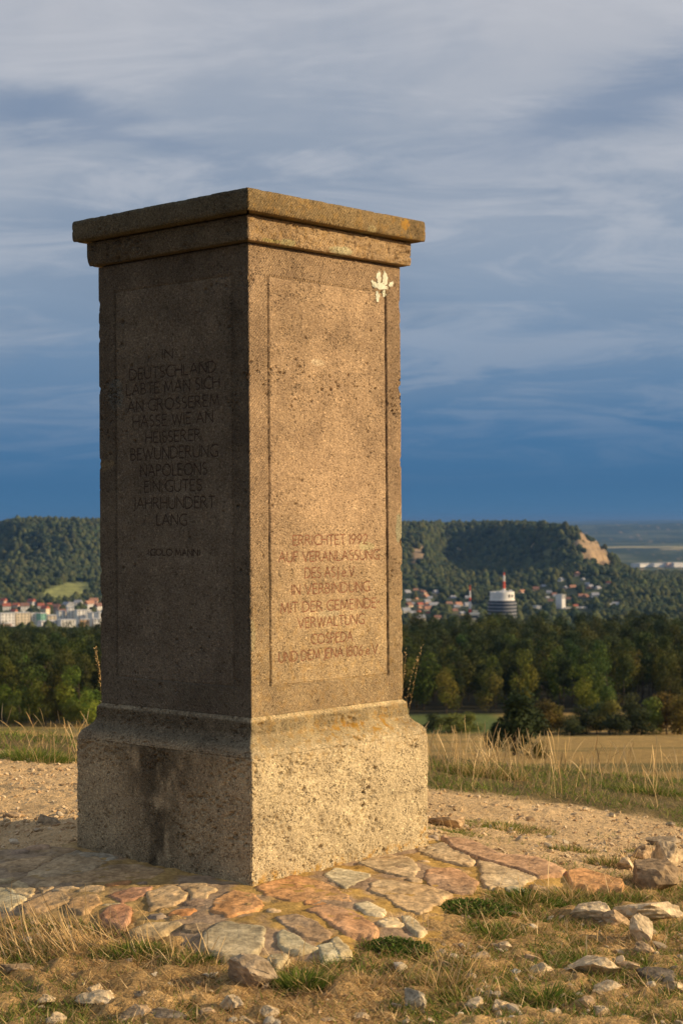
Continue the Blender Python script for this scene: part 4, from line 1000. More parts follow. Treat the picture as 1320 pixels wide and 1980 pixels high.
# ------------------------------------------------------------------ grass
def blades(root, h, lean_a, lean, curve, width, segs=3, wprof=None, wig=0.0):
    """ribbons growing from root; returns V (n, (segs+1)*2, 3) and quads"""
    n = len(root); t = np.linspace(0, 1, segs + 1)[None, :]
    dx, dy = np.cos(lean_a)[:, None], np.sin(lean_a)[:, None]
    ang = lean[:, None] + curve[:, None] * t                   # angle from the vertical along the blade
    st = h[:, None] / segs
    am = lean[:, None] + curve[:, None] * (t[:, 1:] + t[:, :-1]) / 2
    out = np.concatenate([np.zeros((n, 1)), np.cumsum(np.sin(am) * st, 1)], 1); up = np.concatenate([np.zeros((n, 1)), np.cumsum(np.cos(am) * st, 1)], 1)
    wg = wig * h[:, None] * np.sin(t * 9 + rng.uniform(0, 6.28, (n, 1))) * t if wig else 0
    cx = root[:, 0:1] + dx * out - dy * wg; cy = root[:, 1:2] + dy * out + dx * wg; cz = root[:, 2:3] + up
    wa = rng.uniform(0, math.pi, n)[:, None]; wp = (1 - t ** 1.5 * .92) if wprof is None else np.asarray(wprof)[None, :]
    hw = width[:, None] * .5 * wp
    A = np.stack([cx + np.cos(wa) * hw, cy + np.sin(wa) * hw, cz], -1); B = np.stack([cx - np.cos(wa) * hw, cy - np.sin(wa) * hw, cz + hw * .2], -1)
    V = np.stack([A, B], 2).reshape(n, -1, 3)
    q = np.array([[2 * i, 2 * i + 1, 2 * i + 3, 2 * i + 2] for i in range(segs)])
    Q = (q[None] + (np.arange(n) * 2 * (segs + 1))[:, None, None]).reshape(-1, 4)
    return V.reshape(-1, 3), Q, 2 * (segs + 1)
class Sheaf:
    def __init__(s): s.V = []; s.Q = []; s.C = []; s.k = 0
    def add(s, root, h, la, le, cu, wi, col, segs=3, wprof=None, wig=0.0):
        V, Q, nv = blades(root, h, la, le, cu, wi, segs, wprof, wig); s.V.append(V); s.Q.append(Q + s.k); s.k += len(V); s.C.append(np.repeat(col, nv, 0))
    def build(s, name, mat=None, parent=None, loc=None):
        V = np.concatenate(s.V)
        if loc is not None: V = V - np.array(loc)
        o = mesh_np(name, V, np.concatenate(s.Q), mat=mat or M_GRASS, parent=parent, col=np.concatenate(s.C))
        if loc is not None: o.location = loc
        return o
GREENS = np.array([[.125, .200, .028], [.18, .24, .038], [.085, .145, .024], [.28, .28, .07]])
STRAWS = np.array([[.70, .50, .24], [.58, .40, .17], [.78, .58, .31], [.48, .32, .14]])
BROWNS = np.array([[.36, .22, .10], [.26, .15, .07], [.48, .33, .17]])
def pick(P, n): return P[rng.integers(0, len(P), n)] * rng.uniform(.75, 1.2, (n, 1))
def U(a, b, n): return rng.uniform(a, b, n)
def verge():
    g = Sheaf(); n = 52000; x = U(-2.4, 2.6, n); y = U(6.6, 9.5, n)
    p_, v_, s_ = near_zones(x, y); d = fbm(x * 3.5, y * 3.5, 0, 3, 801)
    k = rng.random(n) < v_ * (.12 + 1.5 * sstep(.42, .58, d)); x, y, d = x[k], y[k], d[k]; n = len(x)
    g.add(np.stack([x, y, H(x, y) - .005], 1), U(.015, .055, n) * (.5 + d), U(0, 6.28, n), U(.1, .9, n), U(.2, 1.3, n), U(.0022, .0042, n), pick(GREENS, n))
    n = 13000; x = U(-2.4, 2.6, n); y = U(6.6, 9.5, n); p_, v_, s_ = near_zones(x, y); k = rng.random(n) < v_; x, y = x[k], y[k]; n = len(x)
    g.add(np.stack([x, y, H(x, y) - .005], 1), U(.02, .085, n), U(0, 6.28, n), U(.3, 1.3, n), U(.1, 1.2, n), U(.0016, .003, n), pick(STRAWS, n) * .8)
    tag(g.build('grass'), 'green and straw-coloured grass growing along the verge behind the path', 'grass', None, 'stuff')
    # tall dry stalks along the crest
    g = Sheaf(); n = 1900; x = U(-2.4, 2.6, n); y = U(7.35, 9.2, n); d = fbm(x * 2.6, y * 1.5, 0, 2, 803)
    xr = np.abs(x - .75); k = (rng.random(n) < sstep(.42, .60, d) * .5 + .14 + .9 * np.exp(-((x - .74) / .30) ** 2)); x, y = x[k], y[k]; n = len(x)
    g.add(np.stack([x, y, H(x, y) - .005], 1), U(.09, .235, n) * np.where(x < 0, .85, 1.0), U(0, 6.28, n), U(.0, .35, n), U(-.1, 1.0, n), U(.0022, .0036, n), pick(STRAWS, n), 6, [1, .8, .7, .8, 1.5, 1.7, .5], .02)
    tag(g.build('dry_grass_stalk'), 'tall dry grass stalks standing along the crest of the verge', 'grass', None, 'stuff')
verge()
def front_grass():
    g = Sheaf(); n = 120000; x = U(-1.15, 1.6, n); y = U(3.35, 5.6, n)
    p_, v_, s_ = near_zones(x, y); d = fbm(x * 4.2, y * 4.2, 0, 4, 811); inap = sdf_poly(x, y, APRON)
    ok = (inap < .0) * s_
    k = rng.random(n) < ok * (.12 + sstep(.41, .52, d + .06 * (x > .2)) * .90); X, Y = x[k], y[k]; n = len(X)
    g.add(np.stack([X, Y, H(X, Y) - .003], 1), U(.014, .042, n), U(0, 6.28, n), U(.3, 1.3, n), U(.1, 1.2, n), U(.0018, .0034, n), pick(GREENS, n))
    k = rng.random(len(x)) < ok * (.28 + .34 * sstep(.35, .6, 1 - d)); X, Y = x[k], y[k]; n = len(X)
    g.add(np.stack([X, Y, H(X, Y) + .002], 1), U(.015, .060, n), U(0, 6.28, n), U(.75, 1.5, n), U(-.3, .6, n), U(.0014, .0028, n), np.where(rng.random((n, 1)) < .55, pick(STRAWS, n) * U(.7, 1.25, n)[:, None], pick(BROWNS, n)), 2)
    # thin growth on the gravel
    m = 9000; x = U(.2, 1.6, m); y = U(4.9, 6.5, m); d = fbm(x * 5, y * 7, 0, 3, 815); k = (rng.random(m) < sstep(.56, .70, d)) & (sdf_poly(x, y, APRON) < -.02); X, Y = x[k], y[k]; n = len(X)
    g.add(np.stack([X, Y, H(X, Y) - .003], 1), U(.010, .035, n), U(0, 6.28, n), U(.5, 1.4, n), U(.1, 1.0, n), U(.0016, .003, n), np.where(rng.random((n, 1)) < .6, pick(GREENS, n), pick(STRAWS, n) * .8))
    tag(g.build('grass'), 'short trampled grass and dry litter on the ground in front of the apron', 'grass', None, 'stuff')
front_grass()
def tuft(px, py, rx, h, n, green, label, ry=None, stalks=0, sh=.12, lean=(.1, 1.0), name='grass_tuft', dirn=None, ww=(.0022, .004)):
    c = gp(px, py); ry = ry or rx * .6
    a = U(0, 6.28, n); r = np.sqrt(rng.random(n)); x = c.x + np.cos(a) * r * rx; y = c.y + np.sin(a) * r * ry
    g = Sheaf(); isg = rng.random((n, 1)) < green
    la = np.arctan2(y - c.y, x - c.x) + U(-.9, .9, n)
    g.add(np.stack([x, y, H(x, y) - .004], 1), U(.4, 1.0, n) * h * (1.1 - .5 * r), la, U(lean[0], lean[1], n) * (.3 + r), U(.1, 1.2, n), U(ww[0], ww[1], n), np.where(isg, pick(GREENS, n), pick(STRAWS, n) * .85), 4)
    if stalks:
        m = stalks; a = U(0, 6.28, m); r = np.sqrt(rng.random(m)); x = c.x + np.cos(a) * r * rx; y = c.y + np.sin(a) * r * ry
        la = U(0, 6.28, m) if dirn is None else U(dirn[0], dirn[1], m)
        g.add(np.stack([x, y, H(x, y)], 1), U(.45, 1.0, m) * sh, la, U(.15, 1.0, m) if dirn is None else U(.5, 1.15, m), U(-.2, .9, m) if dirn is None else U(-.9, .2, m), U(.0018, .0034, m), pick(STRAWS, m), 7, [1, 1.0, .9, .9, .9, .8, .7, .3], .02)
    tag(g.build(name, None, None, (c.x, c.y, float(H(c.x, c.y)))), label, 'grass tuft', 'grass tufts on the stony ground')
tuft(120, 1842, .16, .045, 1500, .35, 'wide tuft with dead stalks leaning left in front of the shaded apron', .07, 95, .19, dirn=(2.2, 3.6))
tuft(255, 1846, .11, .05, 1500, .9, 'dark green tuft at the right of the leaning dead stalks', .05, 26, .16, dirn=(1.9, 3.4))
tuft(372, 1862, .085, .045, 800, .6, 'mixed green and straw tuft below the flat grey flagstone', .05, 32, .11)
tuft(30, 1838, .09, .04, 700, .7, 'low green tuft cut by the left edge of the photo', .05, 16, .12)
tuft(585, 1905, .075, .058, 1300, .93, 'spiky dark green tuft beside the big rounded boulder', .045, 8, .09)
tuft(560, 1870, .05, .03, 300, .25, 'small straw tuft leaning over the pale blue flagstone', .03, 12, .07)
tuft(1055, 1935, .085, .065, 900, .95, 'long-bladed dark green tuft at the bottom right', .04, 10, .12, lean=(.4, 1.3), ww=(.003, .0052))
tuft(1010, 1742, .17, .045, 2300, .75, 'broad green tuft behind the jagged rock right of the apron', .05, 28, .12)
tuft(1100, 1735, .12, .045, 1100, .55, 'paler tuft between the orange flagstone and the jagged rock', .05, 24, .12)
tuft(850, 1905, .10, .05, 900, .35, 'straw-coloured tuft with upright stalks right of centre', .05, 40, .14)
tuft(905, 1870, .09, .035, 800, .55, 'low mixed tuft around the two-humped stone', .05, 16, .08)
tuft(1180, 1722, .05, .035, 300, .4, 'small dry tuft at the foot of the big brown boulder', .03, 14, .09)
tuft(350, 1940, .07, .03, 500, .8, 'small green tuft near the bottom left rubble', .04, 8, .06)
tuft(975, 1603, .20, .04, 1500, .65, 'low grass tuft on the gravel behind the apron', .13, 20, .08)
tuft(880, 1612, .10, .03, 700, .85, 'green tuft in front of the low grey boulder', .05, 10, .08)
tuft(1100, 1645, .10, .035, 700, .6, 'green tuft on the gravel between apron and path', .07, 14, .07)
tuft(1180, 1672, .09, .05, 600, .5, 'dry tuft left of the rock pile', .05, 26, .10)
tuft(1235, 1650, .06, .03, 300, .8, 'small green tuft at the back of the rock pile', .04, 6, .06)
tuft(1130, 1850, .09, .03, 600, .7, 'small green tuft above the broad flat pale rock', .05, 10, .06)
tuft(700, 1900, .12, .03, 700, .2, 'brown matted dry tuft between boulder and notched rock', .06, 26, .07)
tuft(70, 1470, .22, .09, 1500, .9, 'green tuft at the edge of the left verge', .10, 16, .15)
tuft(1260, 1535, .18, .08, 1100, .85, 'green tuft hanging over the path at the right verge', .08, 14, .12)
tuft(935, 1500, .20, .10, 1300, .5, 'dense tuft with straw stalks behind the plinth on the right verge', .10, 46, .24)
tuft(960, 1800, .13, .032, 1300, .85, 'green sward between the leafy creeper and the small pale stone', .07, 22, .08)
tuft(1060, 1820, .13, .030, 1200, .8, 'green sward in the middle of the right foreground', .07, 18, .07)
tuft(1230, 1740, .09, .035, 600, .8, 'green fringe behind the long pale slab', .03, 12, .08)
tuft(800, 1800, .08, .030, 500, .6, 'thin tuft growing over the front edge of the cream flagstones', .03, 16, .08)
tuft(1270, 1860, .09, .030, 600, .75, 'green tuft by the right edge above the dark slab', .05, 10, .06)
tuft(900, 1930, .10, .04, 800, .5, 'mixed tuft between the pale twin stones and the dry stalks', .05, 30, .10)
# leafy creepers
def creeper(px, py, rx, ry, n, label):
    c = gp(px, py); a = U(0, 6.28, n); r = np.sqrt(rng.random(n)); x = c.x + np.cos(a) * r * rx; y = c.y + np.sin(a) * r * ry
    lump = .5 + fbm(x * 25, y * 25, 0, 2, 5); g = Sheaf()
    z = H(x, y) + U(.0, .030, n) * (1 - r * .7) * lump
    g.add(np.stack([x, y, z], 1), U(.005, .010, n), U(0, 6.28, n), U(.3, 1.3, n), U(.1, .6, n), U(.004, .0072, n), pick(np.array([[.075, .135, .020], [.10, .17, .028], [.05, .095, .018], [.19, .21, .055]]), n), 2, [.5, 1, .4])
    m = n // 18; a = U(0, 6.28, m); r = np.sqrt(rng.random(m)); x = c.x + np.cos(a) * r * rx; y = c.y + np.sin(a) * r * ry
    g2 = Sheaf(); g2.add(np.stack([x, y, H(x, y)], 1), U(.03, .07, m), U(0, 6.28, m), U(.8, 1.4, m), U(-.3, .5, m), U(.0014, .0022, m), pick(BROWNS, m), 4)
    root = empty('creeping_plant', (c.x, c.y, float(H(c.x, c.y)))); tag(root, label, 'plant', 'low leafy plants at the apron edge')
    L_ = (c.x, c.y, float(H(c.x, c.y)))
    for s_, nm in ((g, 'foliage'), (g2, 'stem')):
        o = s_.build(nm, None, root, L_); o.location = (0, 0, 0)
creeper(925, 1762, .115, .075, 2600, 'large leafy green creeper spreading over the right front edge of the apron')
creeper(775, 1838, .085, .055, 1700, 'small leafy green creeper below the cream flagstones')
creeper(1010, 1735, .05, .035, 600, 'little leafy patch among the broad green tuft')
# weeds with seed heads standing behind the pillar
def weed(px, D, top_py, label, lean, n=5, seed=0):
    x0 = at(px, D); y0 = D; z0 = float(H(x0, y0)); rr_ = random.Random(seed)
    root = empty('tall_weed', (x0, y0, z0)); tag(root, label, 'weed', 'tall weeds behind the pillar')
    g = Sheaf(); f = Sheaf(); lf = Sheaf()
    for i in range(n):
        hh = (CAM_Z - (top_py + rr_.uniform(-8, 40) - 1010) / F_PX * D - z0); la = lean + rr_.uniform(-.35, .35); le = rr_.uniform(.0, .10); cu = rr_.uniform(.0, .22)
        rt = np.array([[rr_.uniform(-.05, .05), rr_.uniform(-.03, .03), -.01]])
        g.add(rt, np.array([hh]), np.array([la]), np.array([le]), np.array([cu]), np.array([.005]), STRAWS[1:2] * .8, 8, np.linspace(1, .4, 9))
        T_ = np.linspace(.62, 1, 34); am = le + cu * T_ / 2; out = np.sin(am) * hh * T_; up = np.cos(am) * hh * T_
        P = np.stack([rt[0, 0] + math.cos(la) * out, rt[0, 1] + math.sin(la) * out, up], 1) + rng.normal(0, .002, (34, 3))
        f.add(P, U(.005, .012, 34), U(0, 6.28, 34), U(.2, 1.2, 34), U(0, .5, 34), U(.003, .006, 34), pick(np.array([[.50, .33, .15], [.62, .45, .22], [.34, .26, .10]]), 34), 2, [.5, 1, .3])
        T_ = rng.uniform(.1, .75, 16); am = le + cu * T_ / 2; P = np.stack([rt[0, 0] + math.cos(la) * np.sin(am) * hh * T_, rt[0, 1] + math.sin(la) * np.sin(am) * hh * T_, np.cos(am) * hh * T_], 1)
        lf.add(P, U(.02, .05, 16), U(0, 6.28, 16), U(.5, 1.2, 16), U(.3, 1.2, 16), U(.005, .009, 16), pick(np.array([[.30, .30, .16], [.20, .23, .09]]), 16), 3)
    for s_, nm in ((g, 'stem'), (f, 'seed_head'), (lf, 'foliage')): tag(s_.build(nm, None, root), kind='stuff')
weed(206, 6.75, 1240, 'tall seeding weed poking out left of the pillar', 3.1, 5, 3)
weed(742, 6.75, 1252, 'tall seeding weed poking out right of the pillar', .1, 4, 5)

# ------------------------------------------------------------------ trees
def crown_mesh(name, seed, n, kind):
    r = np.random.default_rng(seed); lob = []
    if kind == 'round':
        for i in range(15):
            a = r.uniform(0, 6.28); zc = r.uniform(.22, .88); rad = .34 * math.sin(math.pi * min(1, zc * .92 + .06)) ** .6 * r.uniform(.3, 1.0)
            lob.append((math.cos(a) * rad, math.sin(a) * rad, zc, r.uniform(.13, .23)))
    elif kind == 'pine':
        for i in range(16):
            a = r.uniform(0, 6.28); zc = r.uniform(.38, .97); rad = .27 * (1.15 - zc) ** .5 * r.uniform(.2, 1.1)
            lob.append((math.cos(a) * rad, math.sin(a) * rad, zc, r.uniform(.09, .17)))
    else:
        for i in range(16):
            a = r.uniform(0, 6.28); zc = r.uniform(.12, .85); rad = .42 * r.uniform(.1, 1.0) * (1.05 - zc * .8)
            lob.append((math.cos(a) * rad, math.sin(a) * rad, zc, r.uniform(.14, .24)))
    lob = np.array(lob); wgt = lob[:, 3] ** 2; wgt /= wgt.sum(); k = r.choice(len(lob), n, p=wgt)
    d = r.normal(size=(n, 3)); d /= np.linalg.norm(d, axis=1)[:, None]; rad = lob[k, 3] * (1 - .45 * r.random(n) ** 2) * (1 + .25 * (fbm(d[:, 0] * 3 + k, d[:, 1] * 3, d[:, 2] * 3, 2, seed) - .5))
    flat = .62 if kind == 'pine' else .85
    P = lob[k, :3] + d * rad[:, None] * np.array([1, 1, flat])
    s = r.uniform(.010, .020, n) * {'round': 1.2, 'pine': 1.05, 'bush': 1.6}[kind]
    nrm = d + r.normal(0, .55, (n, 3)); nrm /= np.linalg.norm(nrm, axis=1)[:, None]
    a = np.cross(nrm, r.normal(size=(n, 3))); a /= np.linalg.norm(a, axis=1)[:, None]; b = np.cross(nrm, a)
    V = np.stack([P + a * s[:, None], P + b * s[:, None] * .8, P - a * s[:, None], P - b * s[:, None] * .8], 1).reshape(-1, 3)
    Q = np.arange(4 * n).reshape(-1, 4)
    base = {'round': np.array([[.054, .070, .018], [.038, .055, .016], [.078, .085, .022]]), 'pine': np.array([[.034, .052, .020], [.046, .060, .022]]), 'bush': np.array([[.075, .085, .028], [.055, .068, .024]])}[kind]
    lc = base[r.integers(0, len(base), len(lob))][k] * r.uniform(.75, 1.25, (n, 1))
    return mesh_np(name, V, Q, mat=M_LEAF, col=np.repeat(lc, 4, 0), link=False)
def trunk_mesh(name, seed, top, rad, limbs=6):
    r = random.Random(seed); V = []; Q = []
    def tube(p0, p1, r0, r1, n=6, segs=4, bend=.02):
        k0 = len(V); p0, p1 = Vector(p0), Vector(p1); ax = (p1 - p0).normalized(); u = ax.orthogonal().normalized(); v = ax.cross(u)
        off = Vector((r.uniform(-bend, bend), r.uniform(-bend, bend), 0))
        for i in range(segs + 1):
            t = i / segs; c = p0.lerp(p1, t) + off * math.sin(t * math.pi); rr_ = r0 + (r1 - r0) * t
            for j in range(n): a = 2 * math.pi * j / n; V.append(tuple(c + u * math.cos(a) * rr_ + v * math.sin(a) * rr_))
        for i in range(segs):
            for j in range(n): Q.append((k0 + i * n + j, k0 + i * n + (j + 1) % n, k0 + (i + 1) * n + (j + 1) % n, k0 + (i + 1) * n + j))
    tube((0, 0, -.03), (0, 0, top), rad, rad * .3)
    for i in range(limbs):
        z = top * r.uniform(.3, .9); a = r.uniform(0, 6.28); l = r.uniform(.12, .26)
        tube((0, 0, z), (math.cos(a) * l, math.sin(a) * l, z + l * .8), rad * .4, rad * .1, 5, 3)
    return mesh_np(name, np.array(V), np.array(Q), mat=M_BARK, smooth=True, col=np.ones((len(V), 3)), link=False)
CR = {k: [crown_mesh('crown', 40 + i * 3 + j * 17, 2600 if k != 'pine' else 2200, k) for i in range(4)] for j, k in enumerate(('round', 'pine', 'bush'))}
TRK = {k: [trunk_mesh('trunk', i + 5, {'round': .75, 'pine': .9, 'bush': .55}[k], {'round': .022, 'pine': .016, 'bush': .02}[k]) for i in range(2)] for k in CR}
def tree(kind, x, y, h, wide=1.0, label='', cat='tree', group=None, name=None, tint=None, idx=None):
    o = empty(name or {'round': 'broadleaf_tree', 'pine': 'pine_tree', 'bush': 'bush'}[kind], (x, y, float(H(x, y)) - .1), rnd.uniform(0, 6.28))
    tag(o, label, cat, group); i = rnd.randrange(4) if idx is None else idx
    s = (h * wide, h * wide, h)
    c = link_obj('crown', CR[kind][i] if tint is None else tinted(CR[kind][i], tint), o); c.scale = s
    t = link_obj('trunk', TRK[kind][i % 2], o); t.scale = s
    return o
_tc = {}
def tinted(me, t):
    k = (me.name, t)
    if k not in _tc:
        m = me.copy(); a = m.attributes['col']; n = len(m.vertices); buf = np.empty(n * 4, np.float32); a.data.foreach_get('color', buf)
        buf = buf.reshape(-1, 4); buf[:, :3] *= np.array(t); a.data.foreach_set('color', buf.ravel()); _tc[k] = m
    return _tc[k]
# named ones that stand out: (kind, px, D, height, wide, tint, label)
LIME = (2.8, 2.9, 1.6); OLIVE = (2.2, 1.95, 1.3); RUST = (2.1, 1.35, 1.0); DARK = (.6, .7, .8)
NAMED = [
 ('bush', 992, 128, 5.2, 1.15, (.42, .55, .6), 'dark juniper bush standing alone on the meadow behind the verge'),
 ('bush', 1035, 110, 1.3, 1.2, OLIVE, 'low green shrub at the right foot of the dark juniper'),
 ('bush', 958, 132, 3.0, .8, (.42, .55, .6), 'slim dark shrub touching the left side of the juniper'),
 ('bush', 1050, 262, 4.4, 1.1, RUST, 'rust-brown bush in the hedge right of the juniper'),
 ('bush', 1075, 266, 3.6, 1.1, RUST, 'smaller reddish bush right of the rust-brown one'),
 ('bush', 1285, 262, 5.2, 1.0, RUST, 'tall rusty bush at the right end of the hedge'),
 ('bush', 1312, 258, 4.8, 1.0, RUST, 'brown bush cut by the right edge of the photo'),
 ('bush', 1258, 262, 4.6, .9, LIME, 'yellow-green bush left of the tall rusty one'),
 ('bush', 1175, 262, 4.6, 1.0, OLIVE, 'yellowish bush in the middle of the right hedge'),
 ('bush', 1215, 266, 5.0, .9, None, 'grey-green bush between the yellowish and yellow-green ones'),
 ('bush', 1120, 262, 3.6, 1.3, DARK, 'dark low bush in the right hedge'),
 ('bush', 1150, 266, 4.0, 1.2, DARK, 'dark bush left of the yellowish bush'),
 ('bush', 1235, 258, 3.4, 1.2, DARK, 'dark low bush under the yellow-green one'),
 ('bush', 1100, 255, 2.6, 1.4, DARK, 'small dark bush at the front of the hedge'),
 ('bush', 1195, 255, 2.8, 1.6, DARK, 'wide dark bush at the hedge front, right part'),
 ('bush', 1022, 262, 3.6, 1.2, DARK, 'dark bush behind the juniper'),
 ('bush', 870, 270, 2.6, 1.8, OLIVE, 'long low olive shrub on the green strip right of the plinth'),
 ('bush', 905, 274, 2.6, 1.4, OLIVE, 'low olive shrub at the right end of the green strip'),
 ('bush', 835, 276, 2.4, 1.5, DARK, 'dark low shrub just right of the plinth shoulder'),
 ('round', 860, 335, 9.5, .75, (2.4, 2.0, 1.4), 'round olive tree standing forward of the wood, right of the pillar'),
 ('round', 1000, 338, 12.5, .62, (2.6, 2.3, 1.5), 'tall pointed lit tree in the middle of the wood edge'),
 ('round', 945, 338, 10.0, .7, (2.0, 1.8, 1.4), 'rounded tree left of the tall pointed one'),
 ('round', 1130, 336, 9.5, .8, (2.2, 2.4, 1.4), 'bright green tree at the wood edge above the hedge'),
 ('round', 1170, 340, 10.5, .75, (1.8, 2.0, 1.7), 'grey-green tree right of the bright green one'),
 ('round', 1290, 342, 8.5, .8, None, 'rounded dark tree at the wood edge by the right end'),
 ('round', 150, 300, 10.5, .8, LIME, 'bright yellow-green tree nearest the left side of the pillar'),
 ('round', 175, 296, 6.5, 1.0, LIME, 'lower yellow-green tree against the pillar at left'),
 ('round', 60, 306, 10.5, .8, (1.7, 1.6, 1.1), 'olive tree in the middle of the left wood edge'),
 ('round', 15, 304, 7.5, .9, LIME, 'bright bushy tree at the left edge of the photo'),
 ('round', 105, 302, 9.0, .75, (1.9, 1.3, 1.0), 'brownish tree between the olive and the yellow-green ones'),
 ('round', 135, 296, 5.0, 1.0, (1.6, 1.5, 1.1), 'small green tree at the foot of the left wood'),
 ('round', 35, 298, 5.2, 1.1, (1.3, 1.4, 1.1), 'small dark green tree at the foot of the left wood edge'),
 ('round', 85, 296, 4.6, 1.0, (1.2, 1.3, 1.1), 'smallest tree at the foot of the left wood'),
 ('round', 25, 345, 14.0, .75, (1.1, 1.8, 1.2), 'big fresh green tree rising at the upper left of the wood'),
]
used_ = []
for k, px, D, h, w, t, lab in NAMED:
    if k == 'bush' and D > 200: h *= 1.3; w *= 1.1
    tree(k, at(px, D), D, h, w, lab, 'bush' if k == 'bush' or D < 200 else 'tree', None, 'juniper_bush' if 'juniper bush' in lab else None, t)
def forest():
    P = []; r = random.Random(5)
    D = 300.0
    while D < 640:
        hw = D * .50 + 8; x = -hw
        while x < hw:
            X = x + r.uniform(-2.2, 2.2); Y = D + r.uniform(-3, 3)
            front = 312 if X < -35 else (348 if X < 50 else 345)
            if Y > front: P.append((X, Y))
            x += r.uniform(5.5, 8.0) * (1 + (D - 300) / 900)
        D += 7.5 + (D - 300) / 60
    P.sort(key=lambda p: p[1]); vis = [p for p in P if abs(p[0] / p[1]) < .215]
    first = set(vis[:255]); rest = []
    for X, Y in P:
        pine = r.random() < (.45 if X > 0 else .2); h = r.uniform(11.5, 15.5) if not pine else r.uniform(12, 16.5)
        front = 312 if X < -35 else 347
        if Y < front + 14: h *= r.uniform(.65, .95)
        if (X, Y) in first:
            tint = None
            q = r.random()
            if q < .26: tint = (1.5, 1.35, 1.0)
            elif q < .38: tint = (1.3, 1.5, 1.1)
            elif q < .6: tint = (.62, .70, .75)
            pxx = 660 + X / Y * F_PX; row = 'front row' if Y < front + 10 else ('second rank' if Y < front + 28 else ('middle rank' if Y < front + 55 else 'back rank'))
            spot = [b for a, b in ((60, 'at the far left'), (120, 'under the left town'), (200, 'hard by the pillar at left'), (770, 'behind the pillar'), (840, 'hard by the pillar at right'), (890, 'under the village roofs'), (930, 'under the striped mast'), (1000, 'under the round tower'), (1060, 'right of the round tower'), (1120, 'under the bare cliff'), (1180, 'under the right village'), (1250, 'under the falling ridge line'), (9999, 'at the far right')) if pxx < a][0]
            size = 'short' if h < 11.5 else ('tall' if h > 14.5 else 'mid-sized')
            if pine: lab = '%s dark pine %s, %s of the wood' % (size, spot, row)
            else: lab = {None: 'mid green broadleaf tree', (1.5, 1.35, 1.0): 'yellowing broadleaf tree', (1.3, 1.5, 1.1): 'fresh green broadleaf tree', (.62, .70, .75): 'dark green broadleaf tree'}[tint] + ' %s, %s of the wood' % (spot, row); lab = size + ' ' + lab
            tree('pine' if pine else 'round', X, Y, h, r.uniform(.55, .8), lab, 'tree', 'trees of the wood beyond the meadow', None, tint)
        else: rest.append((X, Y, h, pine))
    return rest
REST = forest()

def instancer(name, pts, scl, rot, src, label):
    """points carrying shared meshes (for woods nobody could count)"""
    me = bpy.data.meshes.new(name); me.vertices.add(len(pts)); me.vertices.foreach_set('co', np.asarray(pts, np.float32).ravel())
    a = me.attributes.new('scl', 'FLOAT_VECTOR', 'POINT'); a.data.foreach_set('vector', np.asarray(scl, np.float32).ravel())
    a = me.attributes.new('rz', 'FLOAT', 'POINT'); a.data.foreach_set('value', np.asarray(rot, np.float32))
    o = link_obj(name, me); tag(o, label, 'wood', None, 'stuff')
    for i, s in enumerate(src):
        pass
    ng = bpy.data.node_groups.new(name + '_nodes', 'GeometryNodeTree')
    ng.interface.new_socket('Geometry', in_out='INPUT', socket_type='NodeSocketGeometry'); ng.interface.new_socket('Geometry', in_out='OUTPUT', socket_type='NodeSocketGeometry')
    N = ng.nodes.new; L = ng.links.new; gi = N('NodeGroupInput'); go = N('NodeGroupOutput')
    col = bpy.data.collections.new(name + '_kinds')
    for s in src: col.objects.link(bpy.data.objects.new('tree_kind', s))
    ci = N('GeometryNodeCollectionInfo'); ci.inputs['Collection'].default_value = col; ci.inputs['Separate Children'].default_value = True; ci.inputs['Reset Children'].default_value = True
    ip = N('GeometryNodeInstanceOnPoints'); ip.inputs['Pick Instance'].default_value = True
    L(gi.outputs[0], ip.inputs['Points']); L(ci.outputs[0], ip.inputs['Instance'])
    rv = N('FunctionNodeRandomValue'); rv.data_type = 'INT'; rv.inputs['Max'].default_value = len(src) - 1
    rv.inputs[5].default_value = len(src) - 1
    L(rv.outputs[2], ip.inputs['Instance Index'])
    na = N('GeometryNodeInputNamedAttribute'); na.data_type = 'FLOAT_VECTOR'; na.inputs[0].default_value = 'scl'
    nr = N('GeometryNodeInputNamedAttribute'); nr.data_type = 'FLOAT'; nr.inputs[0].default_value = 'rz'
    cx = N('ShaderNodeCombineXYZ'); L(nr.outputs[0], cx.inputs[2]); L(cx.outputs[0], ip.inputs['Rotation']); L(na.outputs[0], ip.inputs['Scale'])
    L(ip.outputs[0], go.inputs[0])
    md = o.modifiers.new('wood', 'NODES'); md.node_group = ng
    return o
rp = np.array([(x, y, float(H(x, y)) - .1) for x, y, h, k in REST]); rh = np.array([h for *_, h, k in REST])
instancer('wood', rp, np.stack([rh * .7, rh * .7, rh], 1), rng.uniform(0, 6.28, len(rp)), CR['round'][:3] + CR['pine'][:3] + [tinted(CR['round'][0], (.62, .70, .75)), tinted(CR['round'][1], (.62, .70, .75)), tinted(CR['round'][2], (1.4, 1.3, 1.0))], 'rear of the dense wood beyond the meadow, crowns merging into one dark mass')

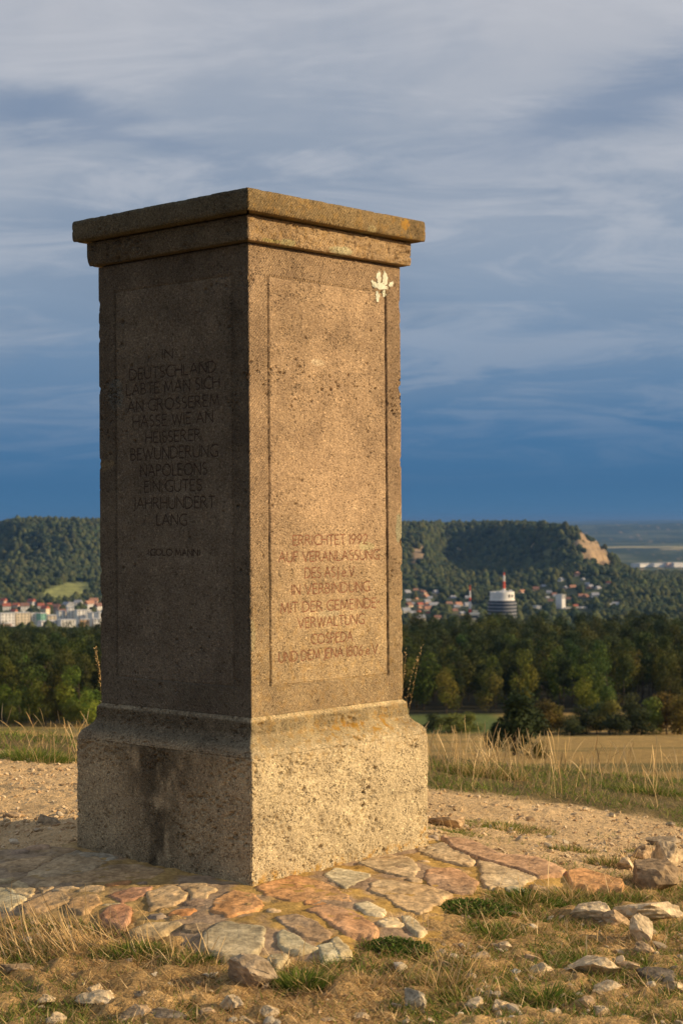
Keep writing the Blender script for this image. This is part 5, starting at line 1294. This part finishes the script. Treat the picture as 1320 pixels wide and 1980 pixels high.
def blob(seed, kind=0):
    V, T = ICO3; V = V.copy(); n = fbm(V[:, 0] * 1.8 + seed, V[:, 1] * 1.8, V[:, 2] * 1.8, 3, seed) - .5
    V = V * (1 + .75 * n[:, None]); V[:, 2] = V[:, 2] * (.95 + .3 * kind) + .7
    b = [(0.034, 0.050, 0.022), (0.050, 0.064, 0.026), (0.076, 0.088, 0.034)][kind]
    c = np.array(b) * (.7 + .6 * fbm(V[:, 0] * 3, V[:, 1] * 3, V[:, 2] * 3, 2, seed + 3))[:, None]
    return mesh_np('far_crown', V, None, T, M_WOOD, None, False, c, link=False)
BL = [blob(3, 0), blob(9, 0), blob(13, 1), blob(17, 1), blob(21, 2)]
TOWN_CLEAR = []
def far_woods():
    n = 88000; th = np.concatenate([U(R(-24), R(24), n)]); y = np.sqrt(rng.random(n)) * 0 + 1300 + (3760 - 1300) * rng.random(n) ** .8
    x = y * np.tan(th)
    d = fbm(x / 90, y / 120, 0, 4, 900)
    prob = np.where(y > 2650, 1.0, .75 * sstep(.38, .52, d) + .1); slope = sstep(2700, 3000, y)
    prob = prob * np.where((y > 2650) & (y < 3050), sstep(.36, .5, d) * .8 + .2, 1)
    cm = sstep(0.34, 0.6, cliff_mask(x, y) + 1.7 * (fbm(x / 26, y / 45, 0, 3, 95) - 0.52)); prob = prob * (1 - .96 * cm)
    prob = prob * (sdf_poly(x, y, FIELD) < 0) * (sdf_poly(x, y + 70, FIELD) < 0) * (sdf_poly(x, y, FIELD2) < 3)
    for cx_, cd_ in CLEAR: prob = prob * ~((np.abs(x / y - cx_ / cd_) < .0034) & (y < cd_ + 6) & (y > cd_ - 130))
    k = rng.random(n) < prob; x, y = x[k], y[k]
    z = H(x, y); s = U(3.6, 6.4, len(x)); s = np.where(y < 2650, s * U(.6, 1.0, len(x)), s)
    instancer('far_wood', np.stack([x, y, z - 1], 1), np.stack([s, s, s * U(.8, 1.2, len(x))], 1), U(0, 6.28, len(x)), BL, 'far wooded slopes of the table hill and the valley trees below it')

CLEAR = []
# ------------------------------------------------------------------ town in the valley
WALLS = {'white': plain('white_render', (.78, .76, .72), .85, .3), 'cream': plain('cream_render', (.72, .62, .46), .85, .3), 'ochre': plain('ochre_render', (.60, .40, .22), .85, .3),
         'grey': plain('grey_render', (.50, .50, .50), .85, .3), 'pink': plain('pink_render', (.68, .48, .40), .85, .3), 'green': plain('green_render', (.22, .45, .36), .85, .3)}
ROOFS = {'red': plain('red_roof_tiles', (.36, .12, .08), .85, .5, .25), 'brown': plain('brown_roof_tiles', (.22, .12, .09), .85, .5, .25), 'grey': plain('grey_roofing', (.30, .31, .34), .8, .5, .2), 'orange': plain('orange_roof_tiles', (.42, .22, .14), .85, .5, .2)}
M_GLASS = plain('window_glass', (.04, .05, .065), .15, .5)
M_WFRAME = plain('white_window_frames', (.7, .7, .7), .6)
def box_vq(x0, x1, y0, y1, z0, z1):
    V = [(x0, y0, z0), (x1, y0, z0), (x1, y1, z0), (x0, y1, z0), (x0, y0, z1), (x1, y0, z1), (x1, y1, z1), (x0, y1, z1)]
    Q = [(0, 1, 5, 4), (1, 2, 6, 5), (2, 3, 7, 6), (3, 0, 4, 7), (4, 5, 6, 7), (3, 2, 1, 0)]; return V, Q
def boxes(name, L_, mat, parent=None, link=True):
    V = []; Q = []
    for b in L_:
        v, q = box_vq(*b); k = len(V); V += v; Q += [tuple(i + k for i in f) for f in q]
    return mesh_np(name, np.array(V, float), np.array(Q), mat=mat, parent=parent, link=link)
def gable(w, d, z0, z1, mat, ov=.5):
    V = [(-w/2-ov, -d/2-ov, z0), (w/2+ov, -d/2-ov, z0), (w/2+ov, d/2+ov, z0), (-w/2-ov, d/2+ov, z0), (-w/2-ov, 0, z1), (w/2+ov, 0, z1), (-w/2-ov, -d/2-ov, z0-.3), (w/2+ov, -d/2-ov, z0-.3), (w/2+ov, d/2+ov, z0-.3), (-w/2-ov, d/2+ov, z0-.3)]
    Q = [(0, 1, 5, 4), (2, 3, 4, 5), (6, 7, 1, 0), (7, 8, 2, 1), (8, 9, 3, 2), (9, 6, 0, 3), (9, 8, 7, 6)]; T = [(1, 2, 5), (3, 0, 4)]
    return np.array(V, float), np.array(Q), np.array(T)
_hm = {}
def house_parts(wc, rc, two):
    key = (wc, rc, two)
    if key in _hm: return _hm[key]
    w, d, h = (11, 9, 6.2) if two else (10, 8.5, 3.8)
    wall = boxes('wall', [(-w/2, w/2, -d/2, d/2, -4, h)], WALLS[wc], link=False)
    V, Q, T = gable(w, d, h + .01, h + 4.2, None); roof = mesh_np('roof', V, Q, T, ROOFS[rc], link=False)
    ch = boxes('chimney', [(w*.2, w*.2+.8, .4, 1.2, h + 2, h + 5)], ROOFS['brown'], link=False)
    wins = []
    for f in range(2 if two else 1):
        for i in range(3):
            cx = (-.3 + .3 * i) * w; wins.append((cx - .6, cx + .6, -d/2 - .06, -d/2 + .1, .9 + f * 2.8, 2.3 + f * 2.8))
        for i in range(2):
            cy = (-.22 + .44 * i) * d; wins.append((w/2 - .1, w/2 + .06, cy - .6, cy + .6, .9 + f * 2.8, 2.3 + f * 2.8))
    wm = [boxes('window', [b], M_GLASS, link=False) for b in wins]
    _hm[key] = (wall, roof, ch, wm); return _hm[key]
def house(px, py, D, wc, rc, two, s=1.0, rz=0.0, place='', label=None):
    x = at(px, D); CLEAR.append((x, D)); hz = 1010 - .0072 * (px - 660); z = CAM_Z - (py - hz) / F_PX * D
    z = max(z, float(H(x, D)) - 3)
    o = empty('house', (x, D, z), rz); o.scale = (s, s, s)
    tag(o, label or '%s %s house with %s gable roof %s' % ('two-storey' if two else 'low', wc, rc, place), 'house', 'houses in the valley town')
    wall, roof, ch, wm = house_parts(wc, rc, two)
    link_obj('wall', wall, o); r_ = link_obj('roof', roof, o); link_obj('chimney', ch, r_)
    for m in wm: link_obj('window', m, o)
    return o
def zclamp(px, py, D): return None
rh_ = random.Random(12)
# (px, py of the foot, D)
for px, py, wc, rc in [(12, 1180, 'white', 'red'), (30, 1176, 'pink', 'red'), (47, 1180, 'white', 'brown'), (78, 1176, 'white', 'red'), (86, 1184, 'cream', 'red'), (95, 1174, 'cream', 'red'), (107, 1182, 'pink', 'brown'),
                       (128, 1178, 'grey', 'grey'), (180, 1170, 'pink', 'orange'), (172, 1176, 'white', 'orange'), (6, 1168, 'pink', 'red'), (60, 1170, 'grey', 'red'), (26, 1186, 'cream', 'red'), (120, 1188, 'cream', 'orange'), (150, 1172, 'white', 'grey'), (190, 1180, 'white', 'brown')]:
    D = 2050 + (1186 - py) * 18; house(px, py, D, wc, rc, rh_.random() < .6, rh_.uniform(.7, 1.0), rh_.uniform(-.8, .8), [b for a, b in ((20, 'at the left photo edge'), (40, 'behind the long white block'), (70, 'behind the second pale block'), (92, 'above the green-fronted block'), (115, 'above the low cream block'), (160, 'behind the stepped tall block'), (999, 'next to the pillar edge')) if px < a][0] + (', upper row' if py < 1177 else ', lower row'))
HR = []
for i in range(34):
    px = rh_.uniform(782, 905); py = 1205 - rh_.uniform(0, 46) * (1 - .35 * (px - 782) / 120); HR.append((px, py, 'in the dense village between pillar and striped mast'))
for i in range(26):
    px = rh_.uniform(1003, 1195); py = rh_.choice([rh_.uniform(1152, 1166), rh_.uniform(1160, 1188)]) ; HR.append((px, py, 'scattered in trees right of the round tower'))
for px, py, pl in HR:
    sp = [b for a, b in ((800, 'close to the pillar edge'), (825, 'a little right of the pillar edge'), (850, 'midway between pillar and striped mast'), (878, 'left of the striped mast'), (905, 'beside the striped mast'), (1040, 'just right of the round tower'), (1080, 'right of the round tower'), (1120, 'below the bare cliff'), (1160, 'below the falling ridge line'), (9999, 'at the right end of the village')) if px < a][0]
    rw = 'top row' if py < (1166 if px > 950 else 1172) else ('middle row' if py < (1176 if px > 950 else 1188) else 'lowest row'); pl = '%s, %s' % (sp, rw)
    D = 1950 + (1205 - py) * 14
    wc = rh_.choice(['white', 'white', 'cream', 'cream', 'ochre', 'pink']); rc = rh_.choice(['red', 'grey', 'orange', 'brown', 'grey', 'grey'])
    house(px, py, D, wc, rc, rh_.random() < .5, rh_.uniform(.6, .95), rh_.uniform(-.2, 1.1), pl)
def block(px0, px1, py_top, py_bot, D, wc, label, floors=5, cap=None, rz=0.0, depth=12):
    x0, x1 = at(px0, D), at(px1, D); w = x1 - x0; rz = rz or .5 + .2 * math.sin(px0); [CLEAR.append((q_, D)) for q_ in (x0, (x0 + x1) / 2, x1)]; h = (py_bot - py_top) / F_PX * D; hz = 1010 - .0072 * ((px0 + px1) / 2 - 660)
    z = CAM_Z - (py_bot - hz) / F_PX * D
    o = empty('apartment_block', ((x0 + x1) / 2, D, z), rz); tag(o, label, 'building', 'apartment blocks in the valley')
    boxes('wall', [(-w/2, w/2, 0, depth, -25, h)], WALLS[wc], o); boxes('roof', [(-w/2 - .3, w/2 + .3, -.3, depth + .3, h + .01, h + .6)], ROOFS[cap] if cap else WALLS['grey'], o)
    fh = h / floors; nw = max(2, int(w / 3.4)); cell = boxes('window', [(-.75, .75, -.08, .2, 0, 1.3)], M_GLASS, link=False)
    for f in range(floors):
        for i in range(nw):
            q = link_obj('window', cell, o); q.location = (-w/2 + (i + .5) * w / nw, 0, f * fh + fh * .3)
BLK = [(0, 28, 1186, 1214, 1850, 'white', 'long white apartment block at the left edge of the photo', 5), (31, 57, 1185, 1212, 1860, 'cream', 'second long pale block from the left edge'), (60, 76, 1186, 1211, 1870, 'white', 'white block left of the green-fronted one'),
       (77, 90, 1186, 1204, 1865, 'green', 'small block with a green front'), (92, 108, 1190, 1204, 1840, 'cream', 'low cream block right of the green-fronted one', 3), (113, 126, 1182, 1196, 1900, 'white', 'white cube-shaped block right of the houses', 4),
       (130, 142, 1174, 1200, 1900, 'white', 'stepped tall white block at the centre of the left town', 6), (148, 164, 1180, 1198, 1890, 'white', 'broad white block right of the stepped one', 4), (166, 176, 1180, 1192, 1920, 'white', 'small white block behind the broad one', 3),
       (177, 190, 1185, 1198, 1880, 'white', 'white block next to the pillar edge', 4), (190, 200, 1185, 1204, 1860, 'white', 'bright white block partly hidden by the pillar', 5), (78, 112, 1201, 1209, 1800, 'white', 'long low white hall in front of the left blocks', 2),
       (116, 146, 1199, 1208, 1800, 'white', 'low white row below the stepped block', 2), (156, 172, 1198, 1205, 1810, 'ochre', 'low ochre building below the broad white block', 2), (180, 192, 1197, 1204, 1810, 'white', 'small white building at the wood edge by the pillar', 2),
       (0, 22, 1206, 1222, 1780, 'pink', 'pinkish building at the lower left corner of the town', 3), (145, 160, 1166, 1171, 2300, 'grey', 'flat grey hall at the back of the left town', 1), (130, 142, 1166, 1174, 2250, 'white', 'small white block at the back beside the grey hall', 2)]
for b in BLK: block(*b)
for px, py, w, h, c, lab in [(1095, 1183, 10, 8, 'white', 'white block right of the village houses'), (1112, 1184, 12, 9, 'ochre', 'ochre block among the right village trees'), (1040, 1182, 10, 10, 'white', 'tall white block right of the round tower'),
                             (1128, 1181, 10, 7, 'white', 'white block at the right end of the village'), (1088, 1158, 9, 8, 'white', 'white block in the upper row of the village')]:
    block(px - w/2, px + w/2, py - h, py, 2150, c, lab, 3)
# flat town far away beyond the ridge's nose
for px0, px1, t_, b_, c, lab in [(1232, 1262, 1089, 1092, 'white', 'long low white hall, leftmost of the far industrial row'), (1262, 1288, 1089, 1098, 'white', 'white industrial hall in the middle of the far row'), (1288, 1302, 1088, 1096, 'pink', 'pinkish hall beside the far white ones'),
                                 (1300, 1325, 1088, 1097, 'white', 'far white hall cut by the right edge'), (1302, 1322, 1100, 1106, 'ochre', 'ochre hall below the far white ones at the right edge'), (1276, 1300, 1099, 1103, 'cream', 'cream hall below the middle of the far row')]:
    block(px0, px1, t_, b_, 5200, c, lab, 2, depth=40)

# ---- round tower with the antenna
def lathe(name, prof, mat, parent, n=48, z0=0):
    V = []; Q = []
    for r_, z in prof:
        for j in range(n): a = 2 * math.pi * j / n; V.append((r_ * math.cos(a), r_ * math.sin(a), z))
    for i in range(len(prof) - 1):
        for j in range(n): Q.append((i * n + j, i * n + (j + 1) % n, (i + 1) * n + (j + 1) % n, (i + 1) * n + j))
    return mesh_np(name, np.array(V, float), np.array(Q), mat=mat, parent=parent, smooth=False)
def tower():
    D = 1780; mpx = D / F_PX; x = at(969, D); hz = 1008; zt = lambda py: CAM_Z - (py - hz) / F_PX * D
    zb = float(H(x, D)) - 5; o = empty('round_tower', (x, D, zb)); tag(o, 'round dark-banded high-rise with white rooftop storey rising from the trees', 'tower')
    z = lambda py: zt(py) - zb; rr_ = 27 * mpx
    M_MET = plain('dark_facade', (.035, .042, .055), .6, .3); M_BAND = plain('light_facade_band', (.30, .31, .34), .5, .3); M_W = WALLS['white']
    lathe('wall', [(rr_, 0), (rr_, z(1161)), (rr_ - .5, z(1161) + .1), (0.1, z(1161) + .12)], M_MET, o)
    py = 1165
    while py < 1215:
        lathe('facade_band', [(rr_ + .05, z(py + 2.0)), (rr_ + .55, z(py + 2.0)), (rr_ + .55, z(py)), (rr_ + .05, z(py))], M_BAND, o); py += 6.6
    r2 = 23.5 * mpx
    lathe('rooftop_storey', [(rr_ - 1.2, z(1161) + .15), (rr_ - 1.2, z(1159)), (r2, z(1159) + .05), (r2, z(1144)), (.1, z(1144) + .02)], M_W, o)
    for a_, w_, h_ in [(-1.2, 3, 1.5), (-2.1, 4, 1.2), (-.6, 3, 2.2), (-1.7, 2, 2.0)]:
        px_, py_ = math.cos(a_) * r2 * .8, math.sin(a_) * r2 * .8; boxes('roof_box', [(px_ - w_/2, px_ + w_/2, py_ - 1, py_ + 1, z(1144) + .03, z(1144) + h_)], M_W, o)
    for a_ in (-.75, -1.05): 
        px_, py_ = math.cos(a_) * (r2 + .1), math.sin(a_) * (r2 + .1); boxes('dish', [(px_ - 1.1, px_ + 1.1, py_ - .4, py_ + .3, z(1154), z(1149))], M_MET, o)
    mast_on(o, 4 * mpx, z(1144), z(1107), 1.5, [('white', 1144, 1138), ('red', 1138, 1124), ('white', 1124, 1112), ('red', 1112, 1107)], z)
M_RW = {'red': plain('red_mast_paint', (.62, .10, .05), .6), 'white': plain('white_mast_paint', (.75, .73, .70), .6)}
def mast_on(o, dx, zb, ztop, rad, bands, z):
    for i, (c, p0, p1) in enumerate(bands):
        r_ = rad * (1 - .16 * i); a = lathe('mast_section', [(r_, z(p0)), (r_, z(p1) - .02), (.02, z(p1) - .01)], M_RW[c], o, 12); a.location.x = dx
tower(); CLEAR.append((at(969, 1780) - 2, 1780)); CLEAR.append((at(969, 1780) - 12, 1780)); CLEAR.append((at(969, 1780) + 12, 1780))
def mast():
    D = 1780; x = at(907, D); hz = 1008; zb = float(H(x, D)) - 3; o = empty('radio_mast', (x, D, zb)); tag(o, 'tall red and white striped mast left of the round tower', 'mast')
    z = lambda py: CAM_Z - (py - hz) / F_PX * D - zb
    mast_on(o, 0, 0, 0, 1.5, [('red', 1240, 1177), ('white', 1177, 1162.5), ('red', 1162.5, 1155), ('white', 1155, 1142), ('red', 1142, 1131)], z)
    b = empty('station_building', (at(914, D), D - 8, zb)); tag(b, 'small pale flat-roofed building at the foot of the striped mast', 'building')
    boxes('wall', [(-4.5, 4.5, -4, 4, 0, z(1186))], WALLS['cream'], b); boxes('roof', [(-5.2, 5.2, -4.7, 4.7, z(1186) + .01, z(1184))], WALLS['white'], b); boxes('roof_room', [(-1.5, 3.6, -3, 3, z(1184) + .02, z(1179))], WALLS['cream'], b)
    boxes('window', [(-3.6, 3.6, -4.08, -3.9, z(1193), z(1189))], M_GLASS, b)
mast(); CLEAR.append((at(912, 1780), 1780))
far_woods()
bpy.context.view_layer.update()

# ------------------------------------------------------------------ the air
def haze():
    x = 30000; o = boxes('haze', [(-x, x, -x, 58000, -320, 75)], None); tag(o, kind='stuff')
    m = bpy.data.materials.new('pale_haze'); m.use_nodes = True; nt = m.node_tree; nt.nodes.clear()
    out = nt.nodes.new('ShaderNodeOutputMaterial'); v = nt.nodes.new('ShaderNodeVolumePrincipled')
    v.inputs['Color'].default_value = (0.30, 0.58, 1.0, 1); v.inputs['Density'].default_value = 5.0e-5; v.inputs['Anisotropy'].default_value = 0.7
    nt.links.new(v.outputs[0], out.inputs['Volume']); o.data.materials.append(m)
haze()
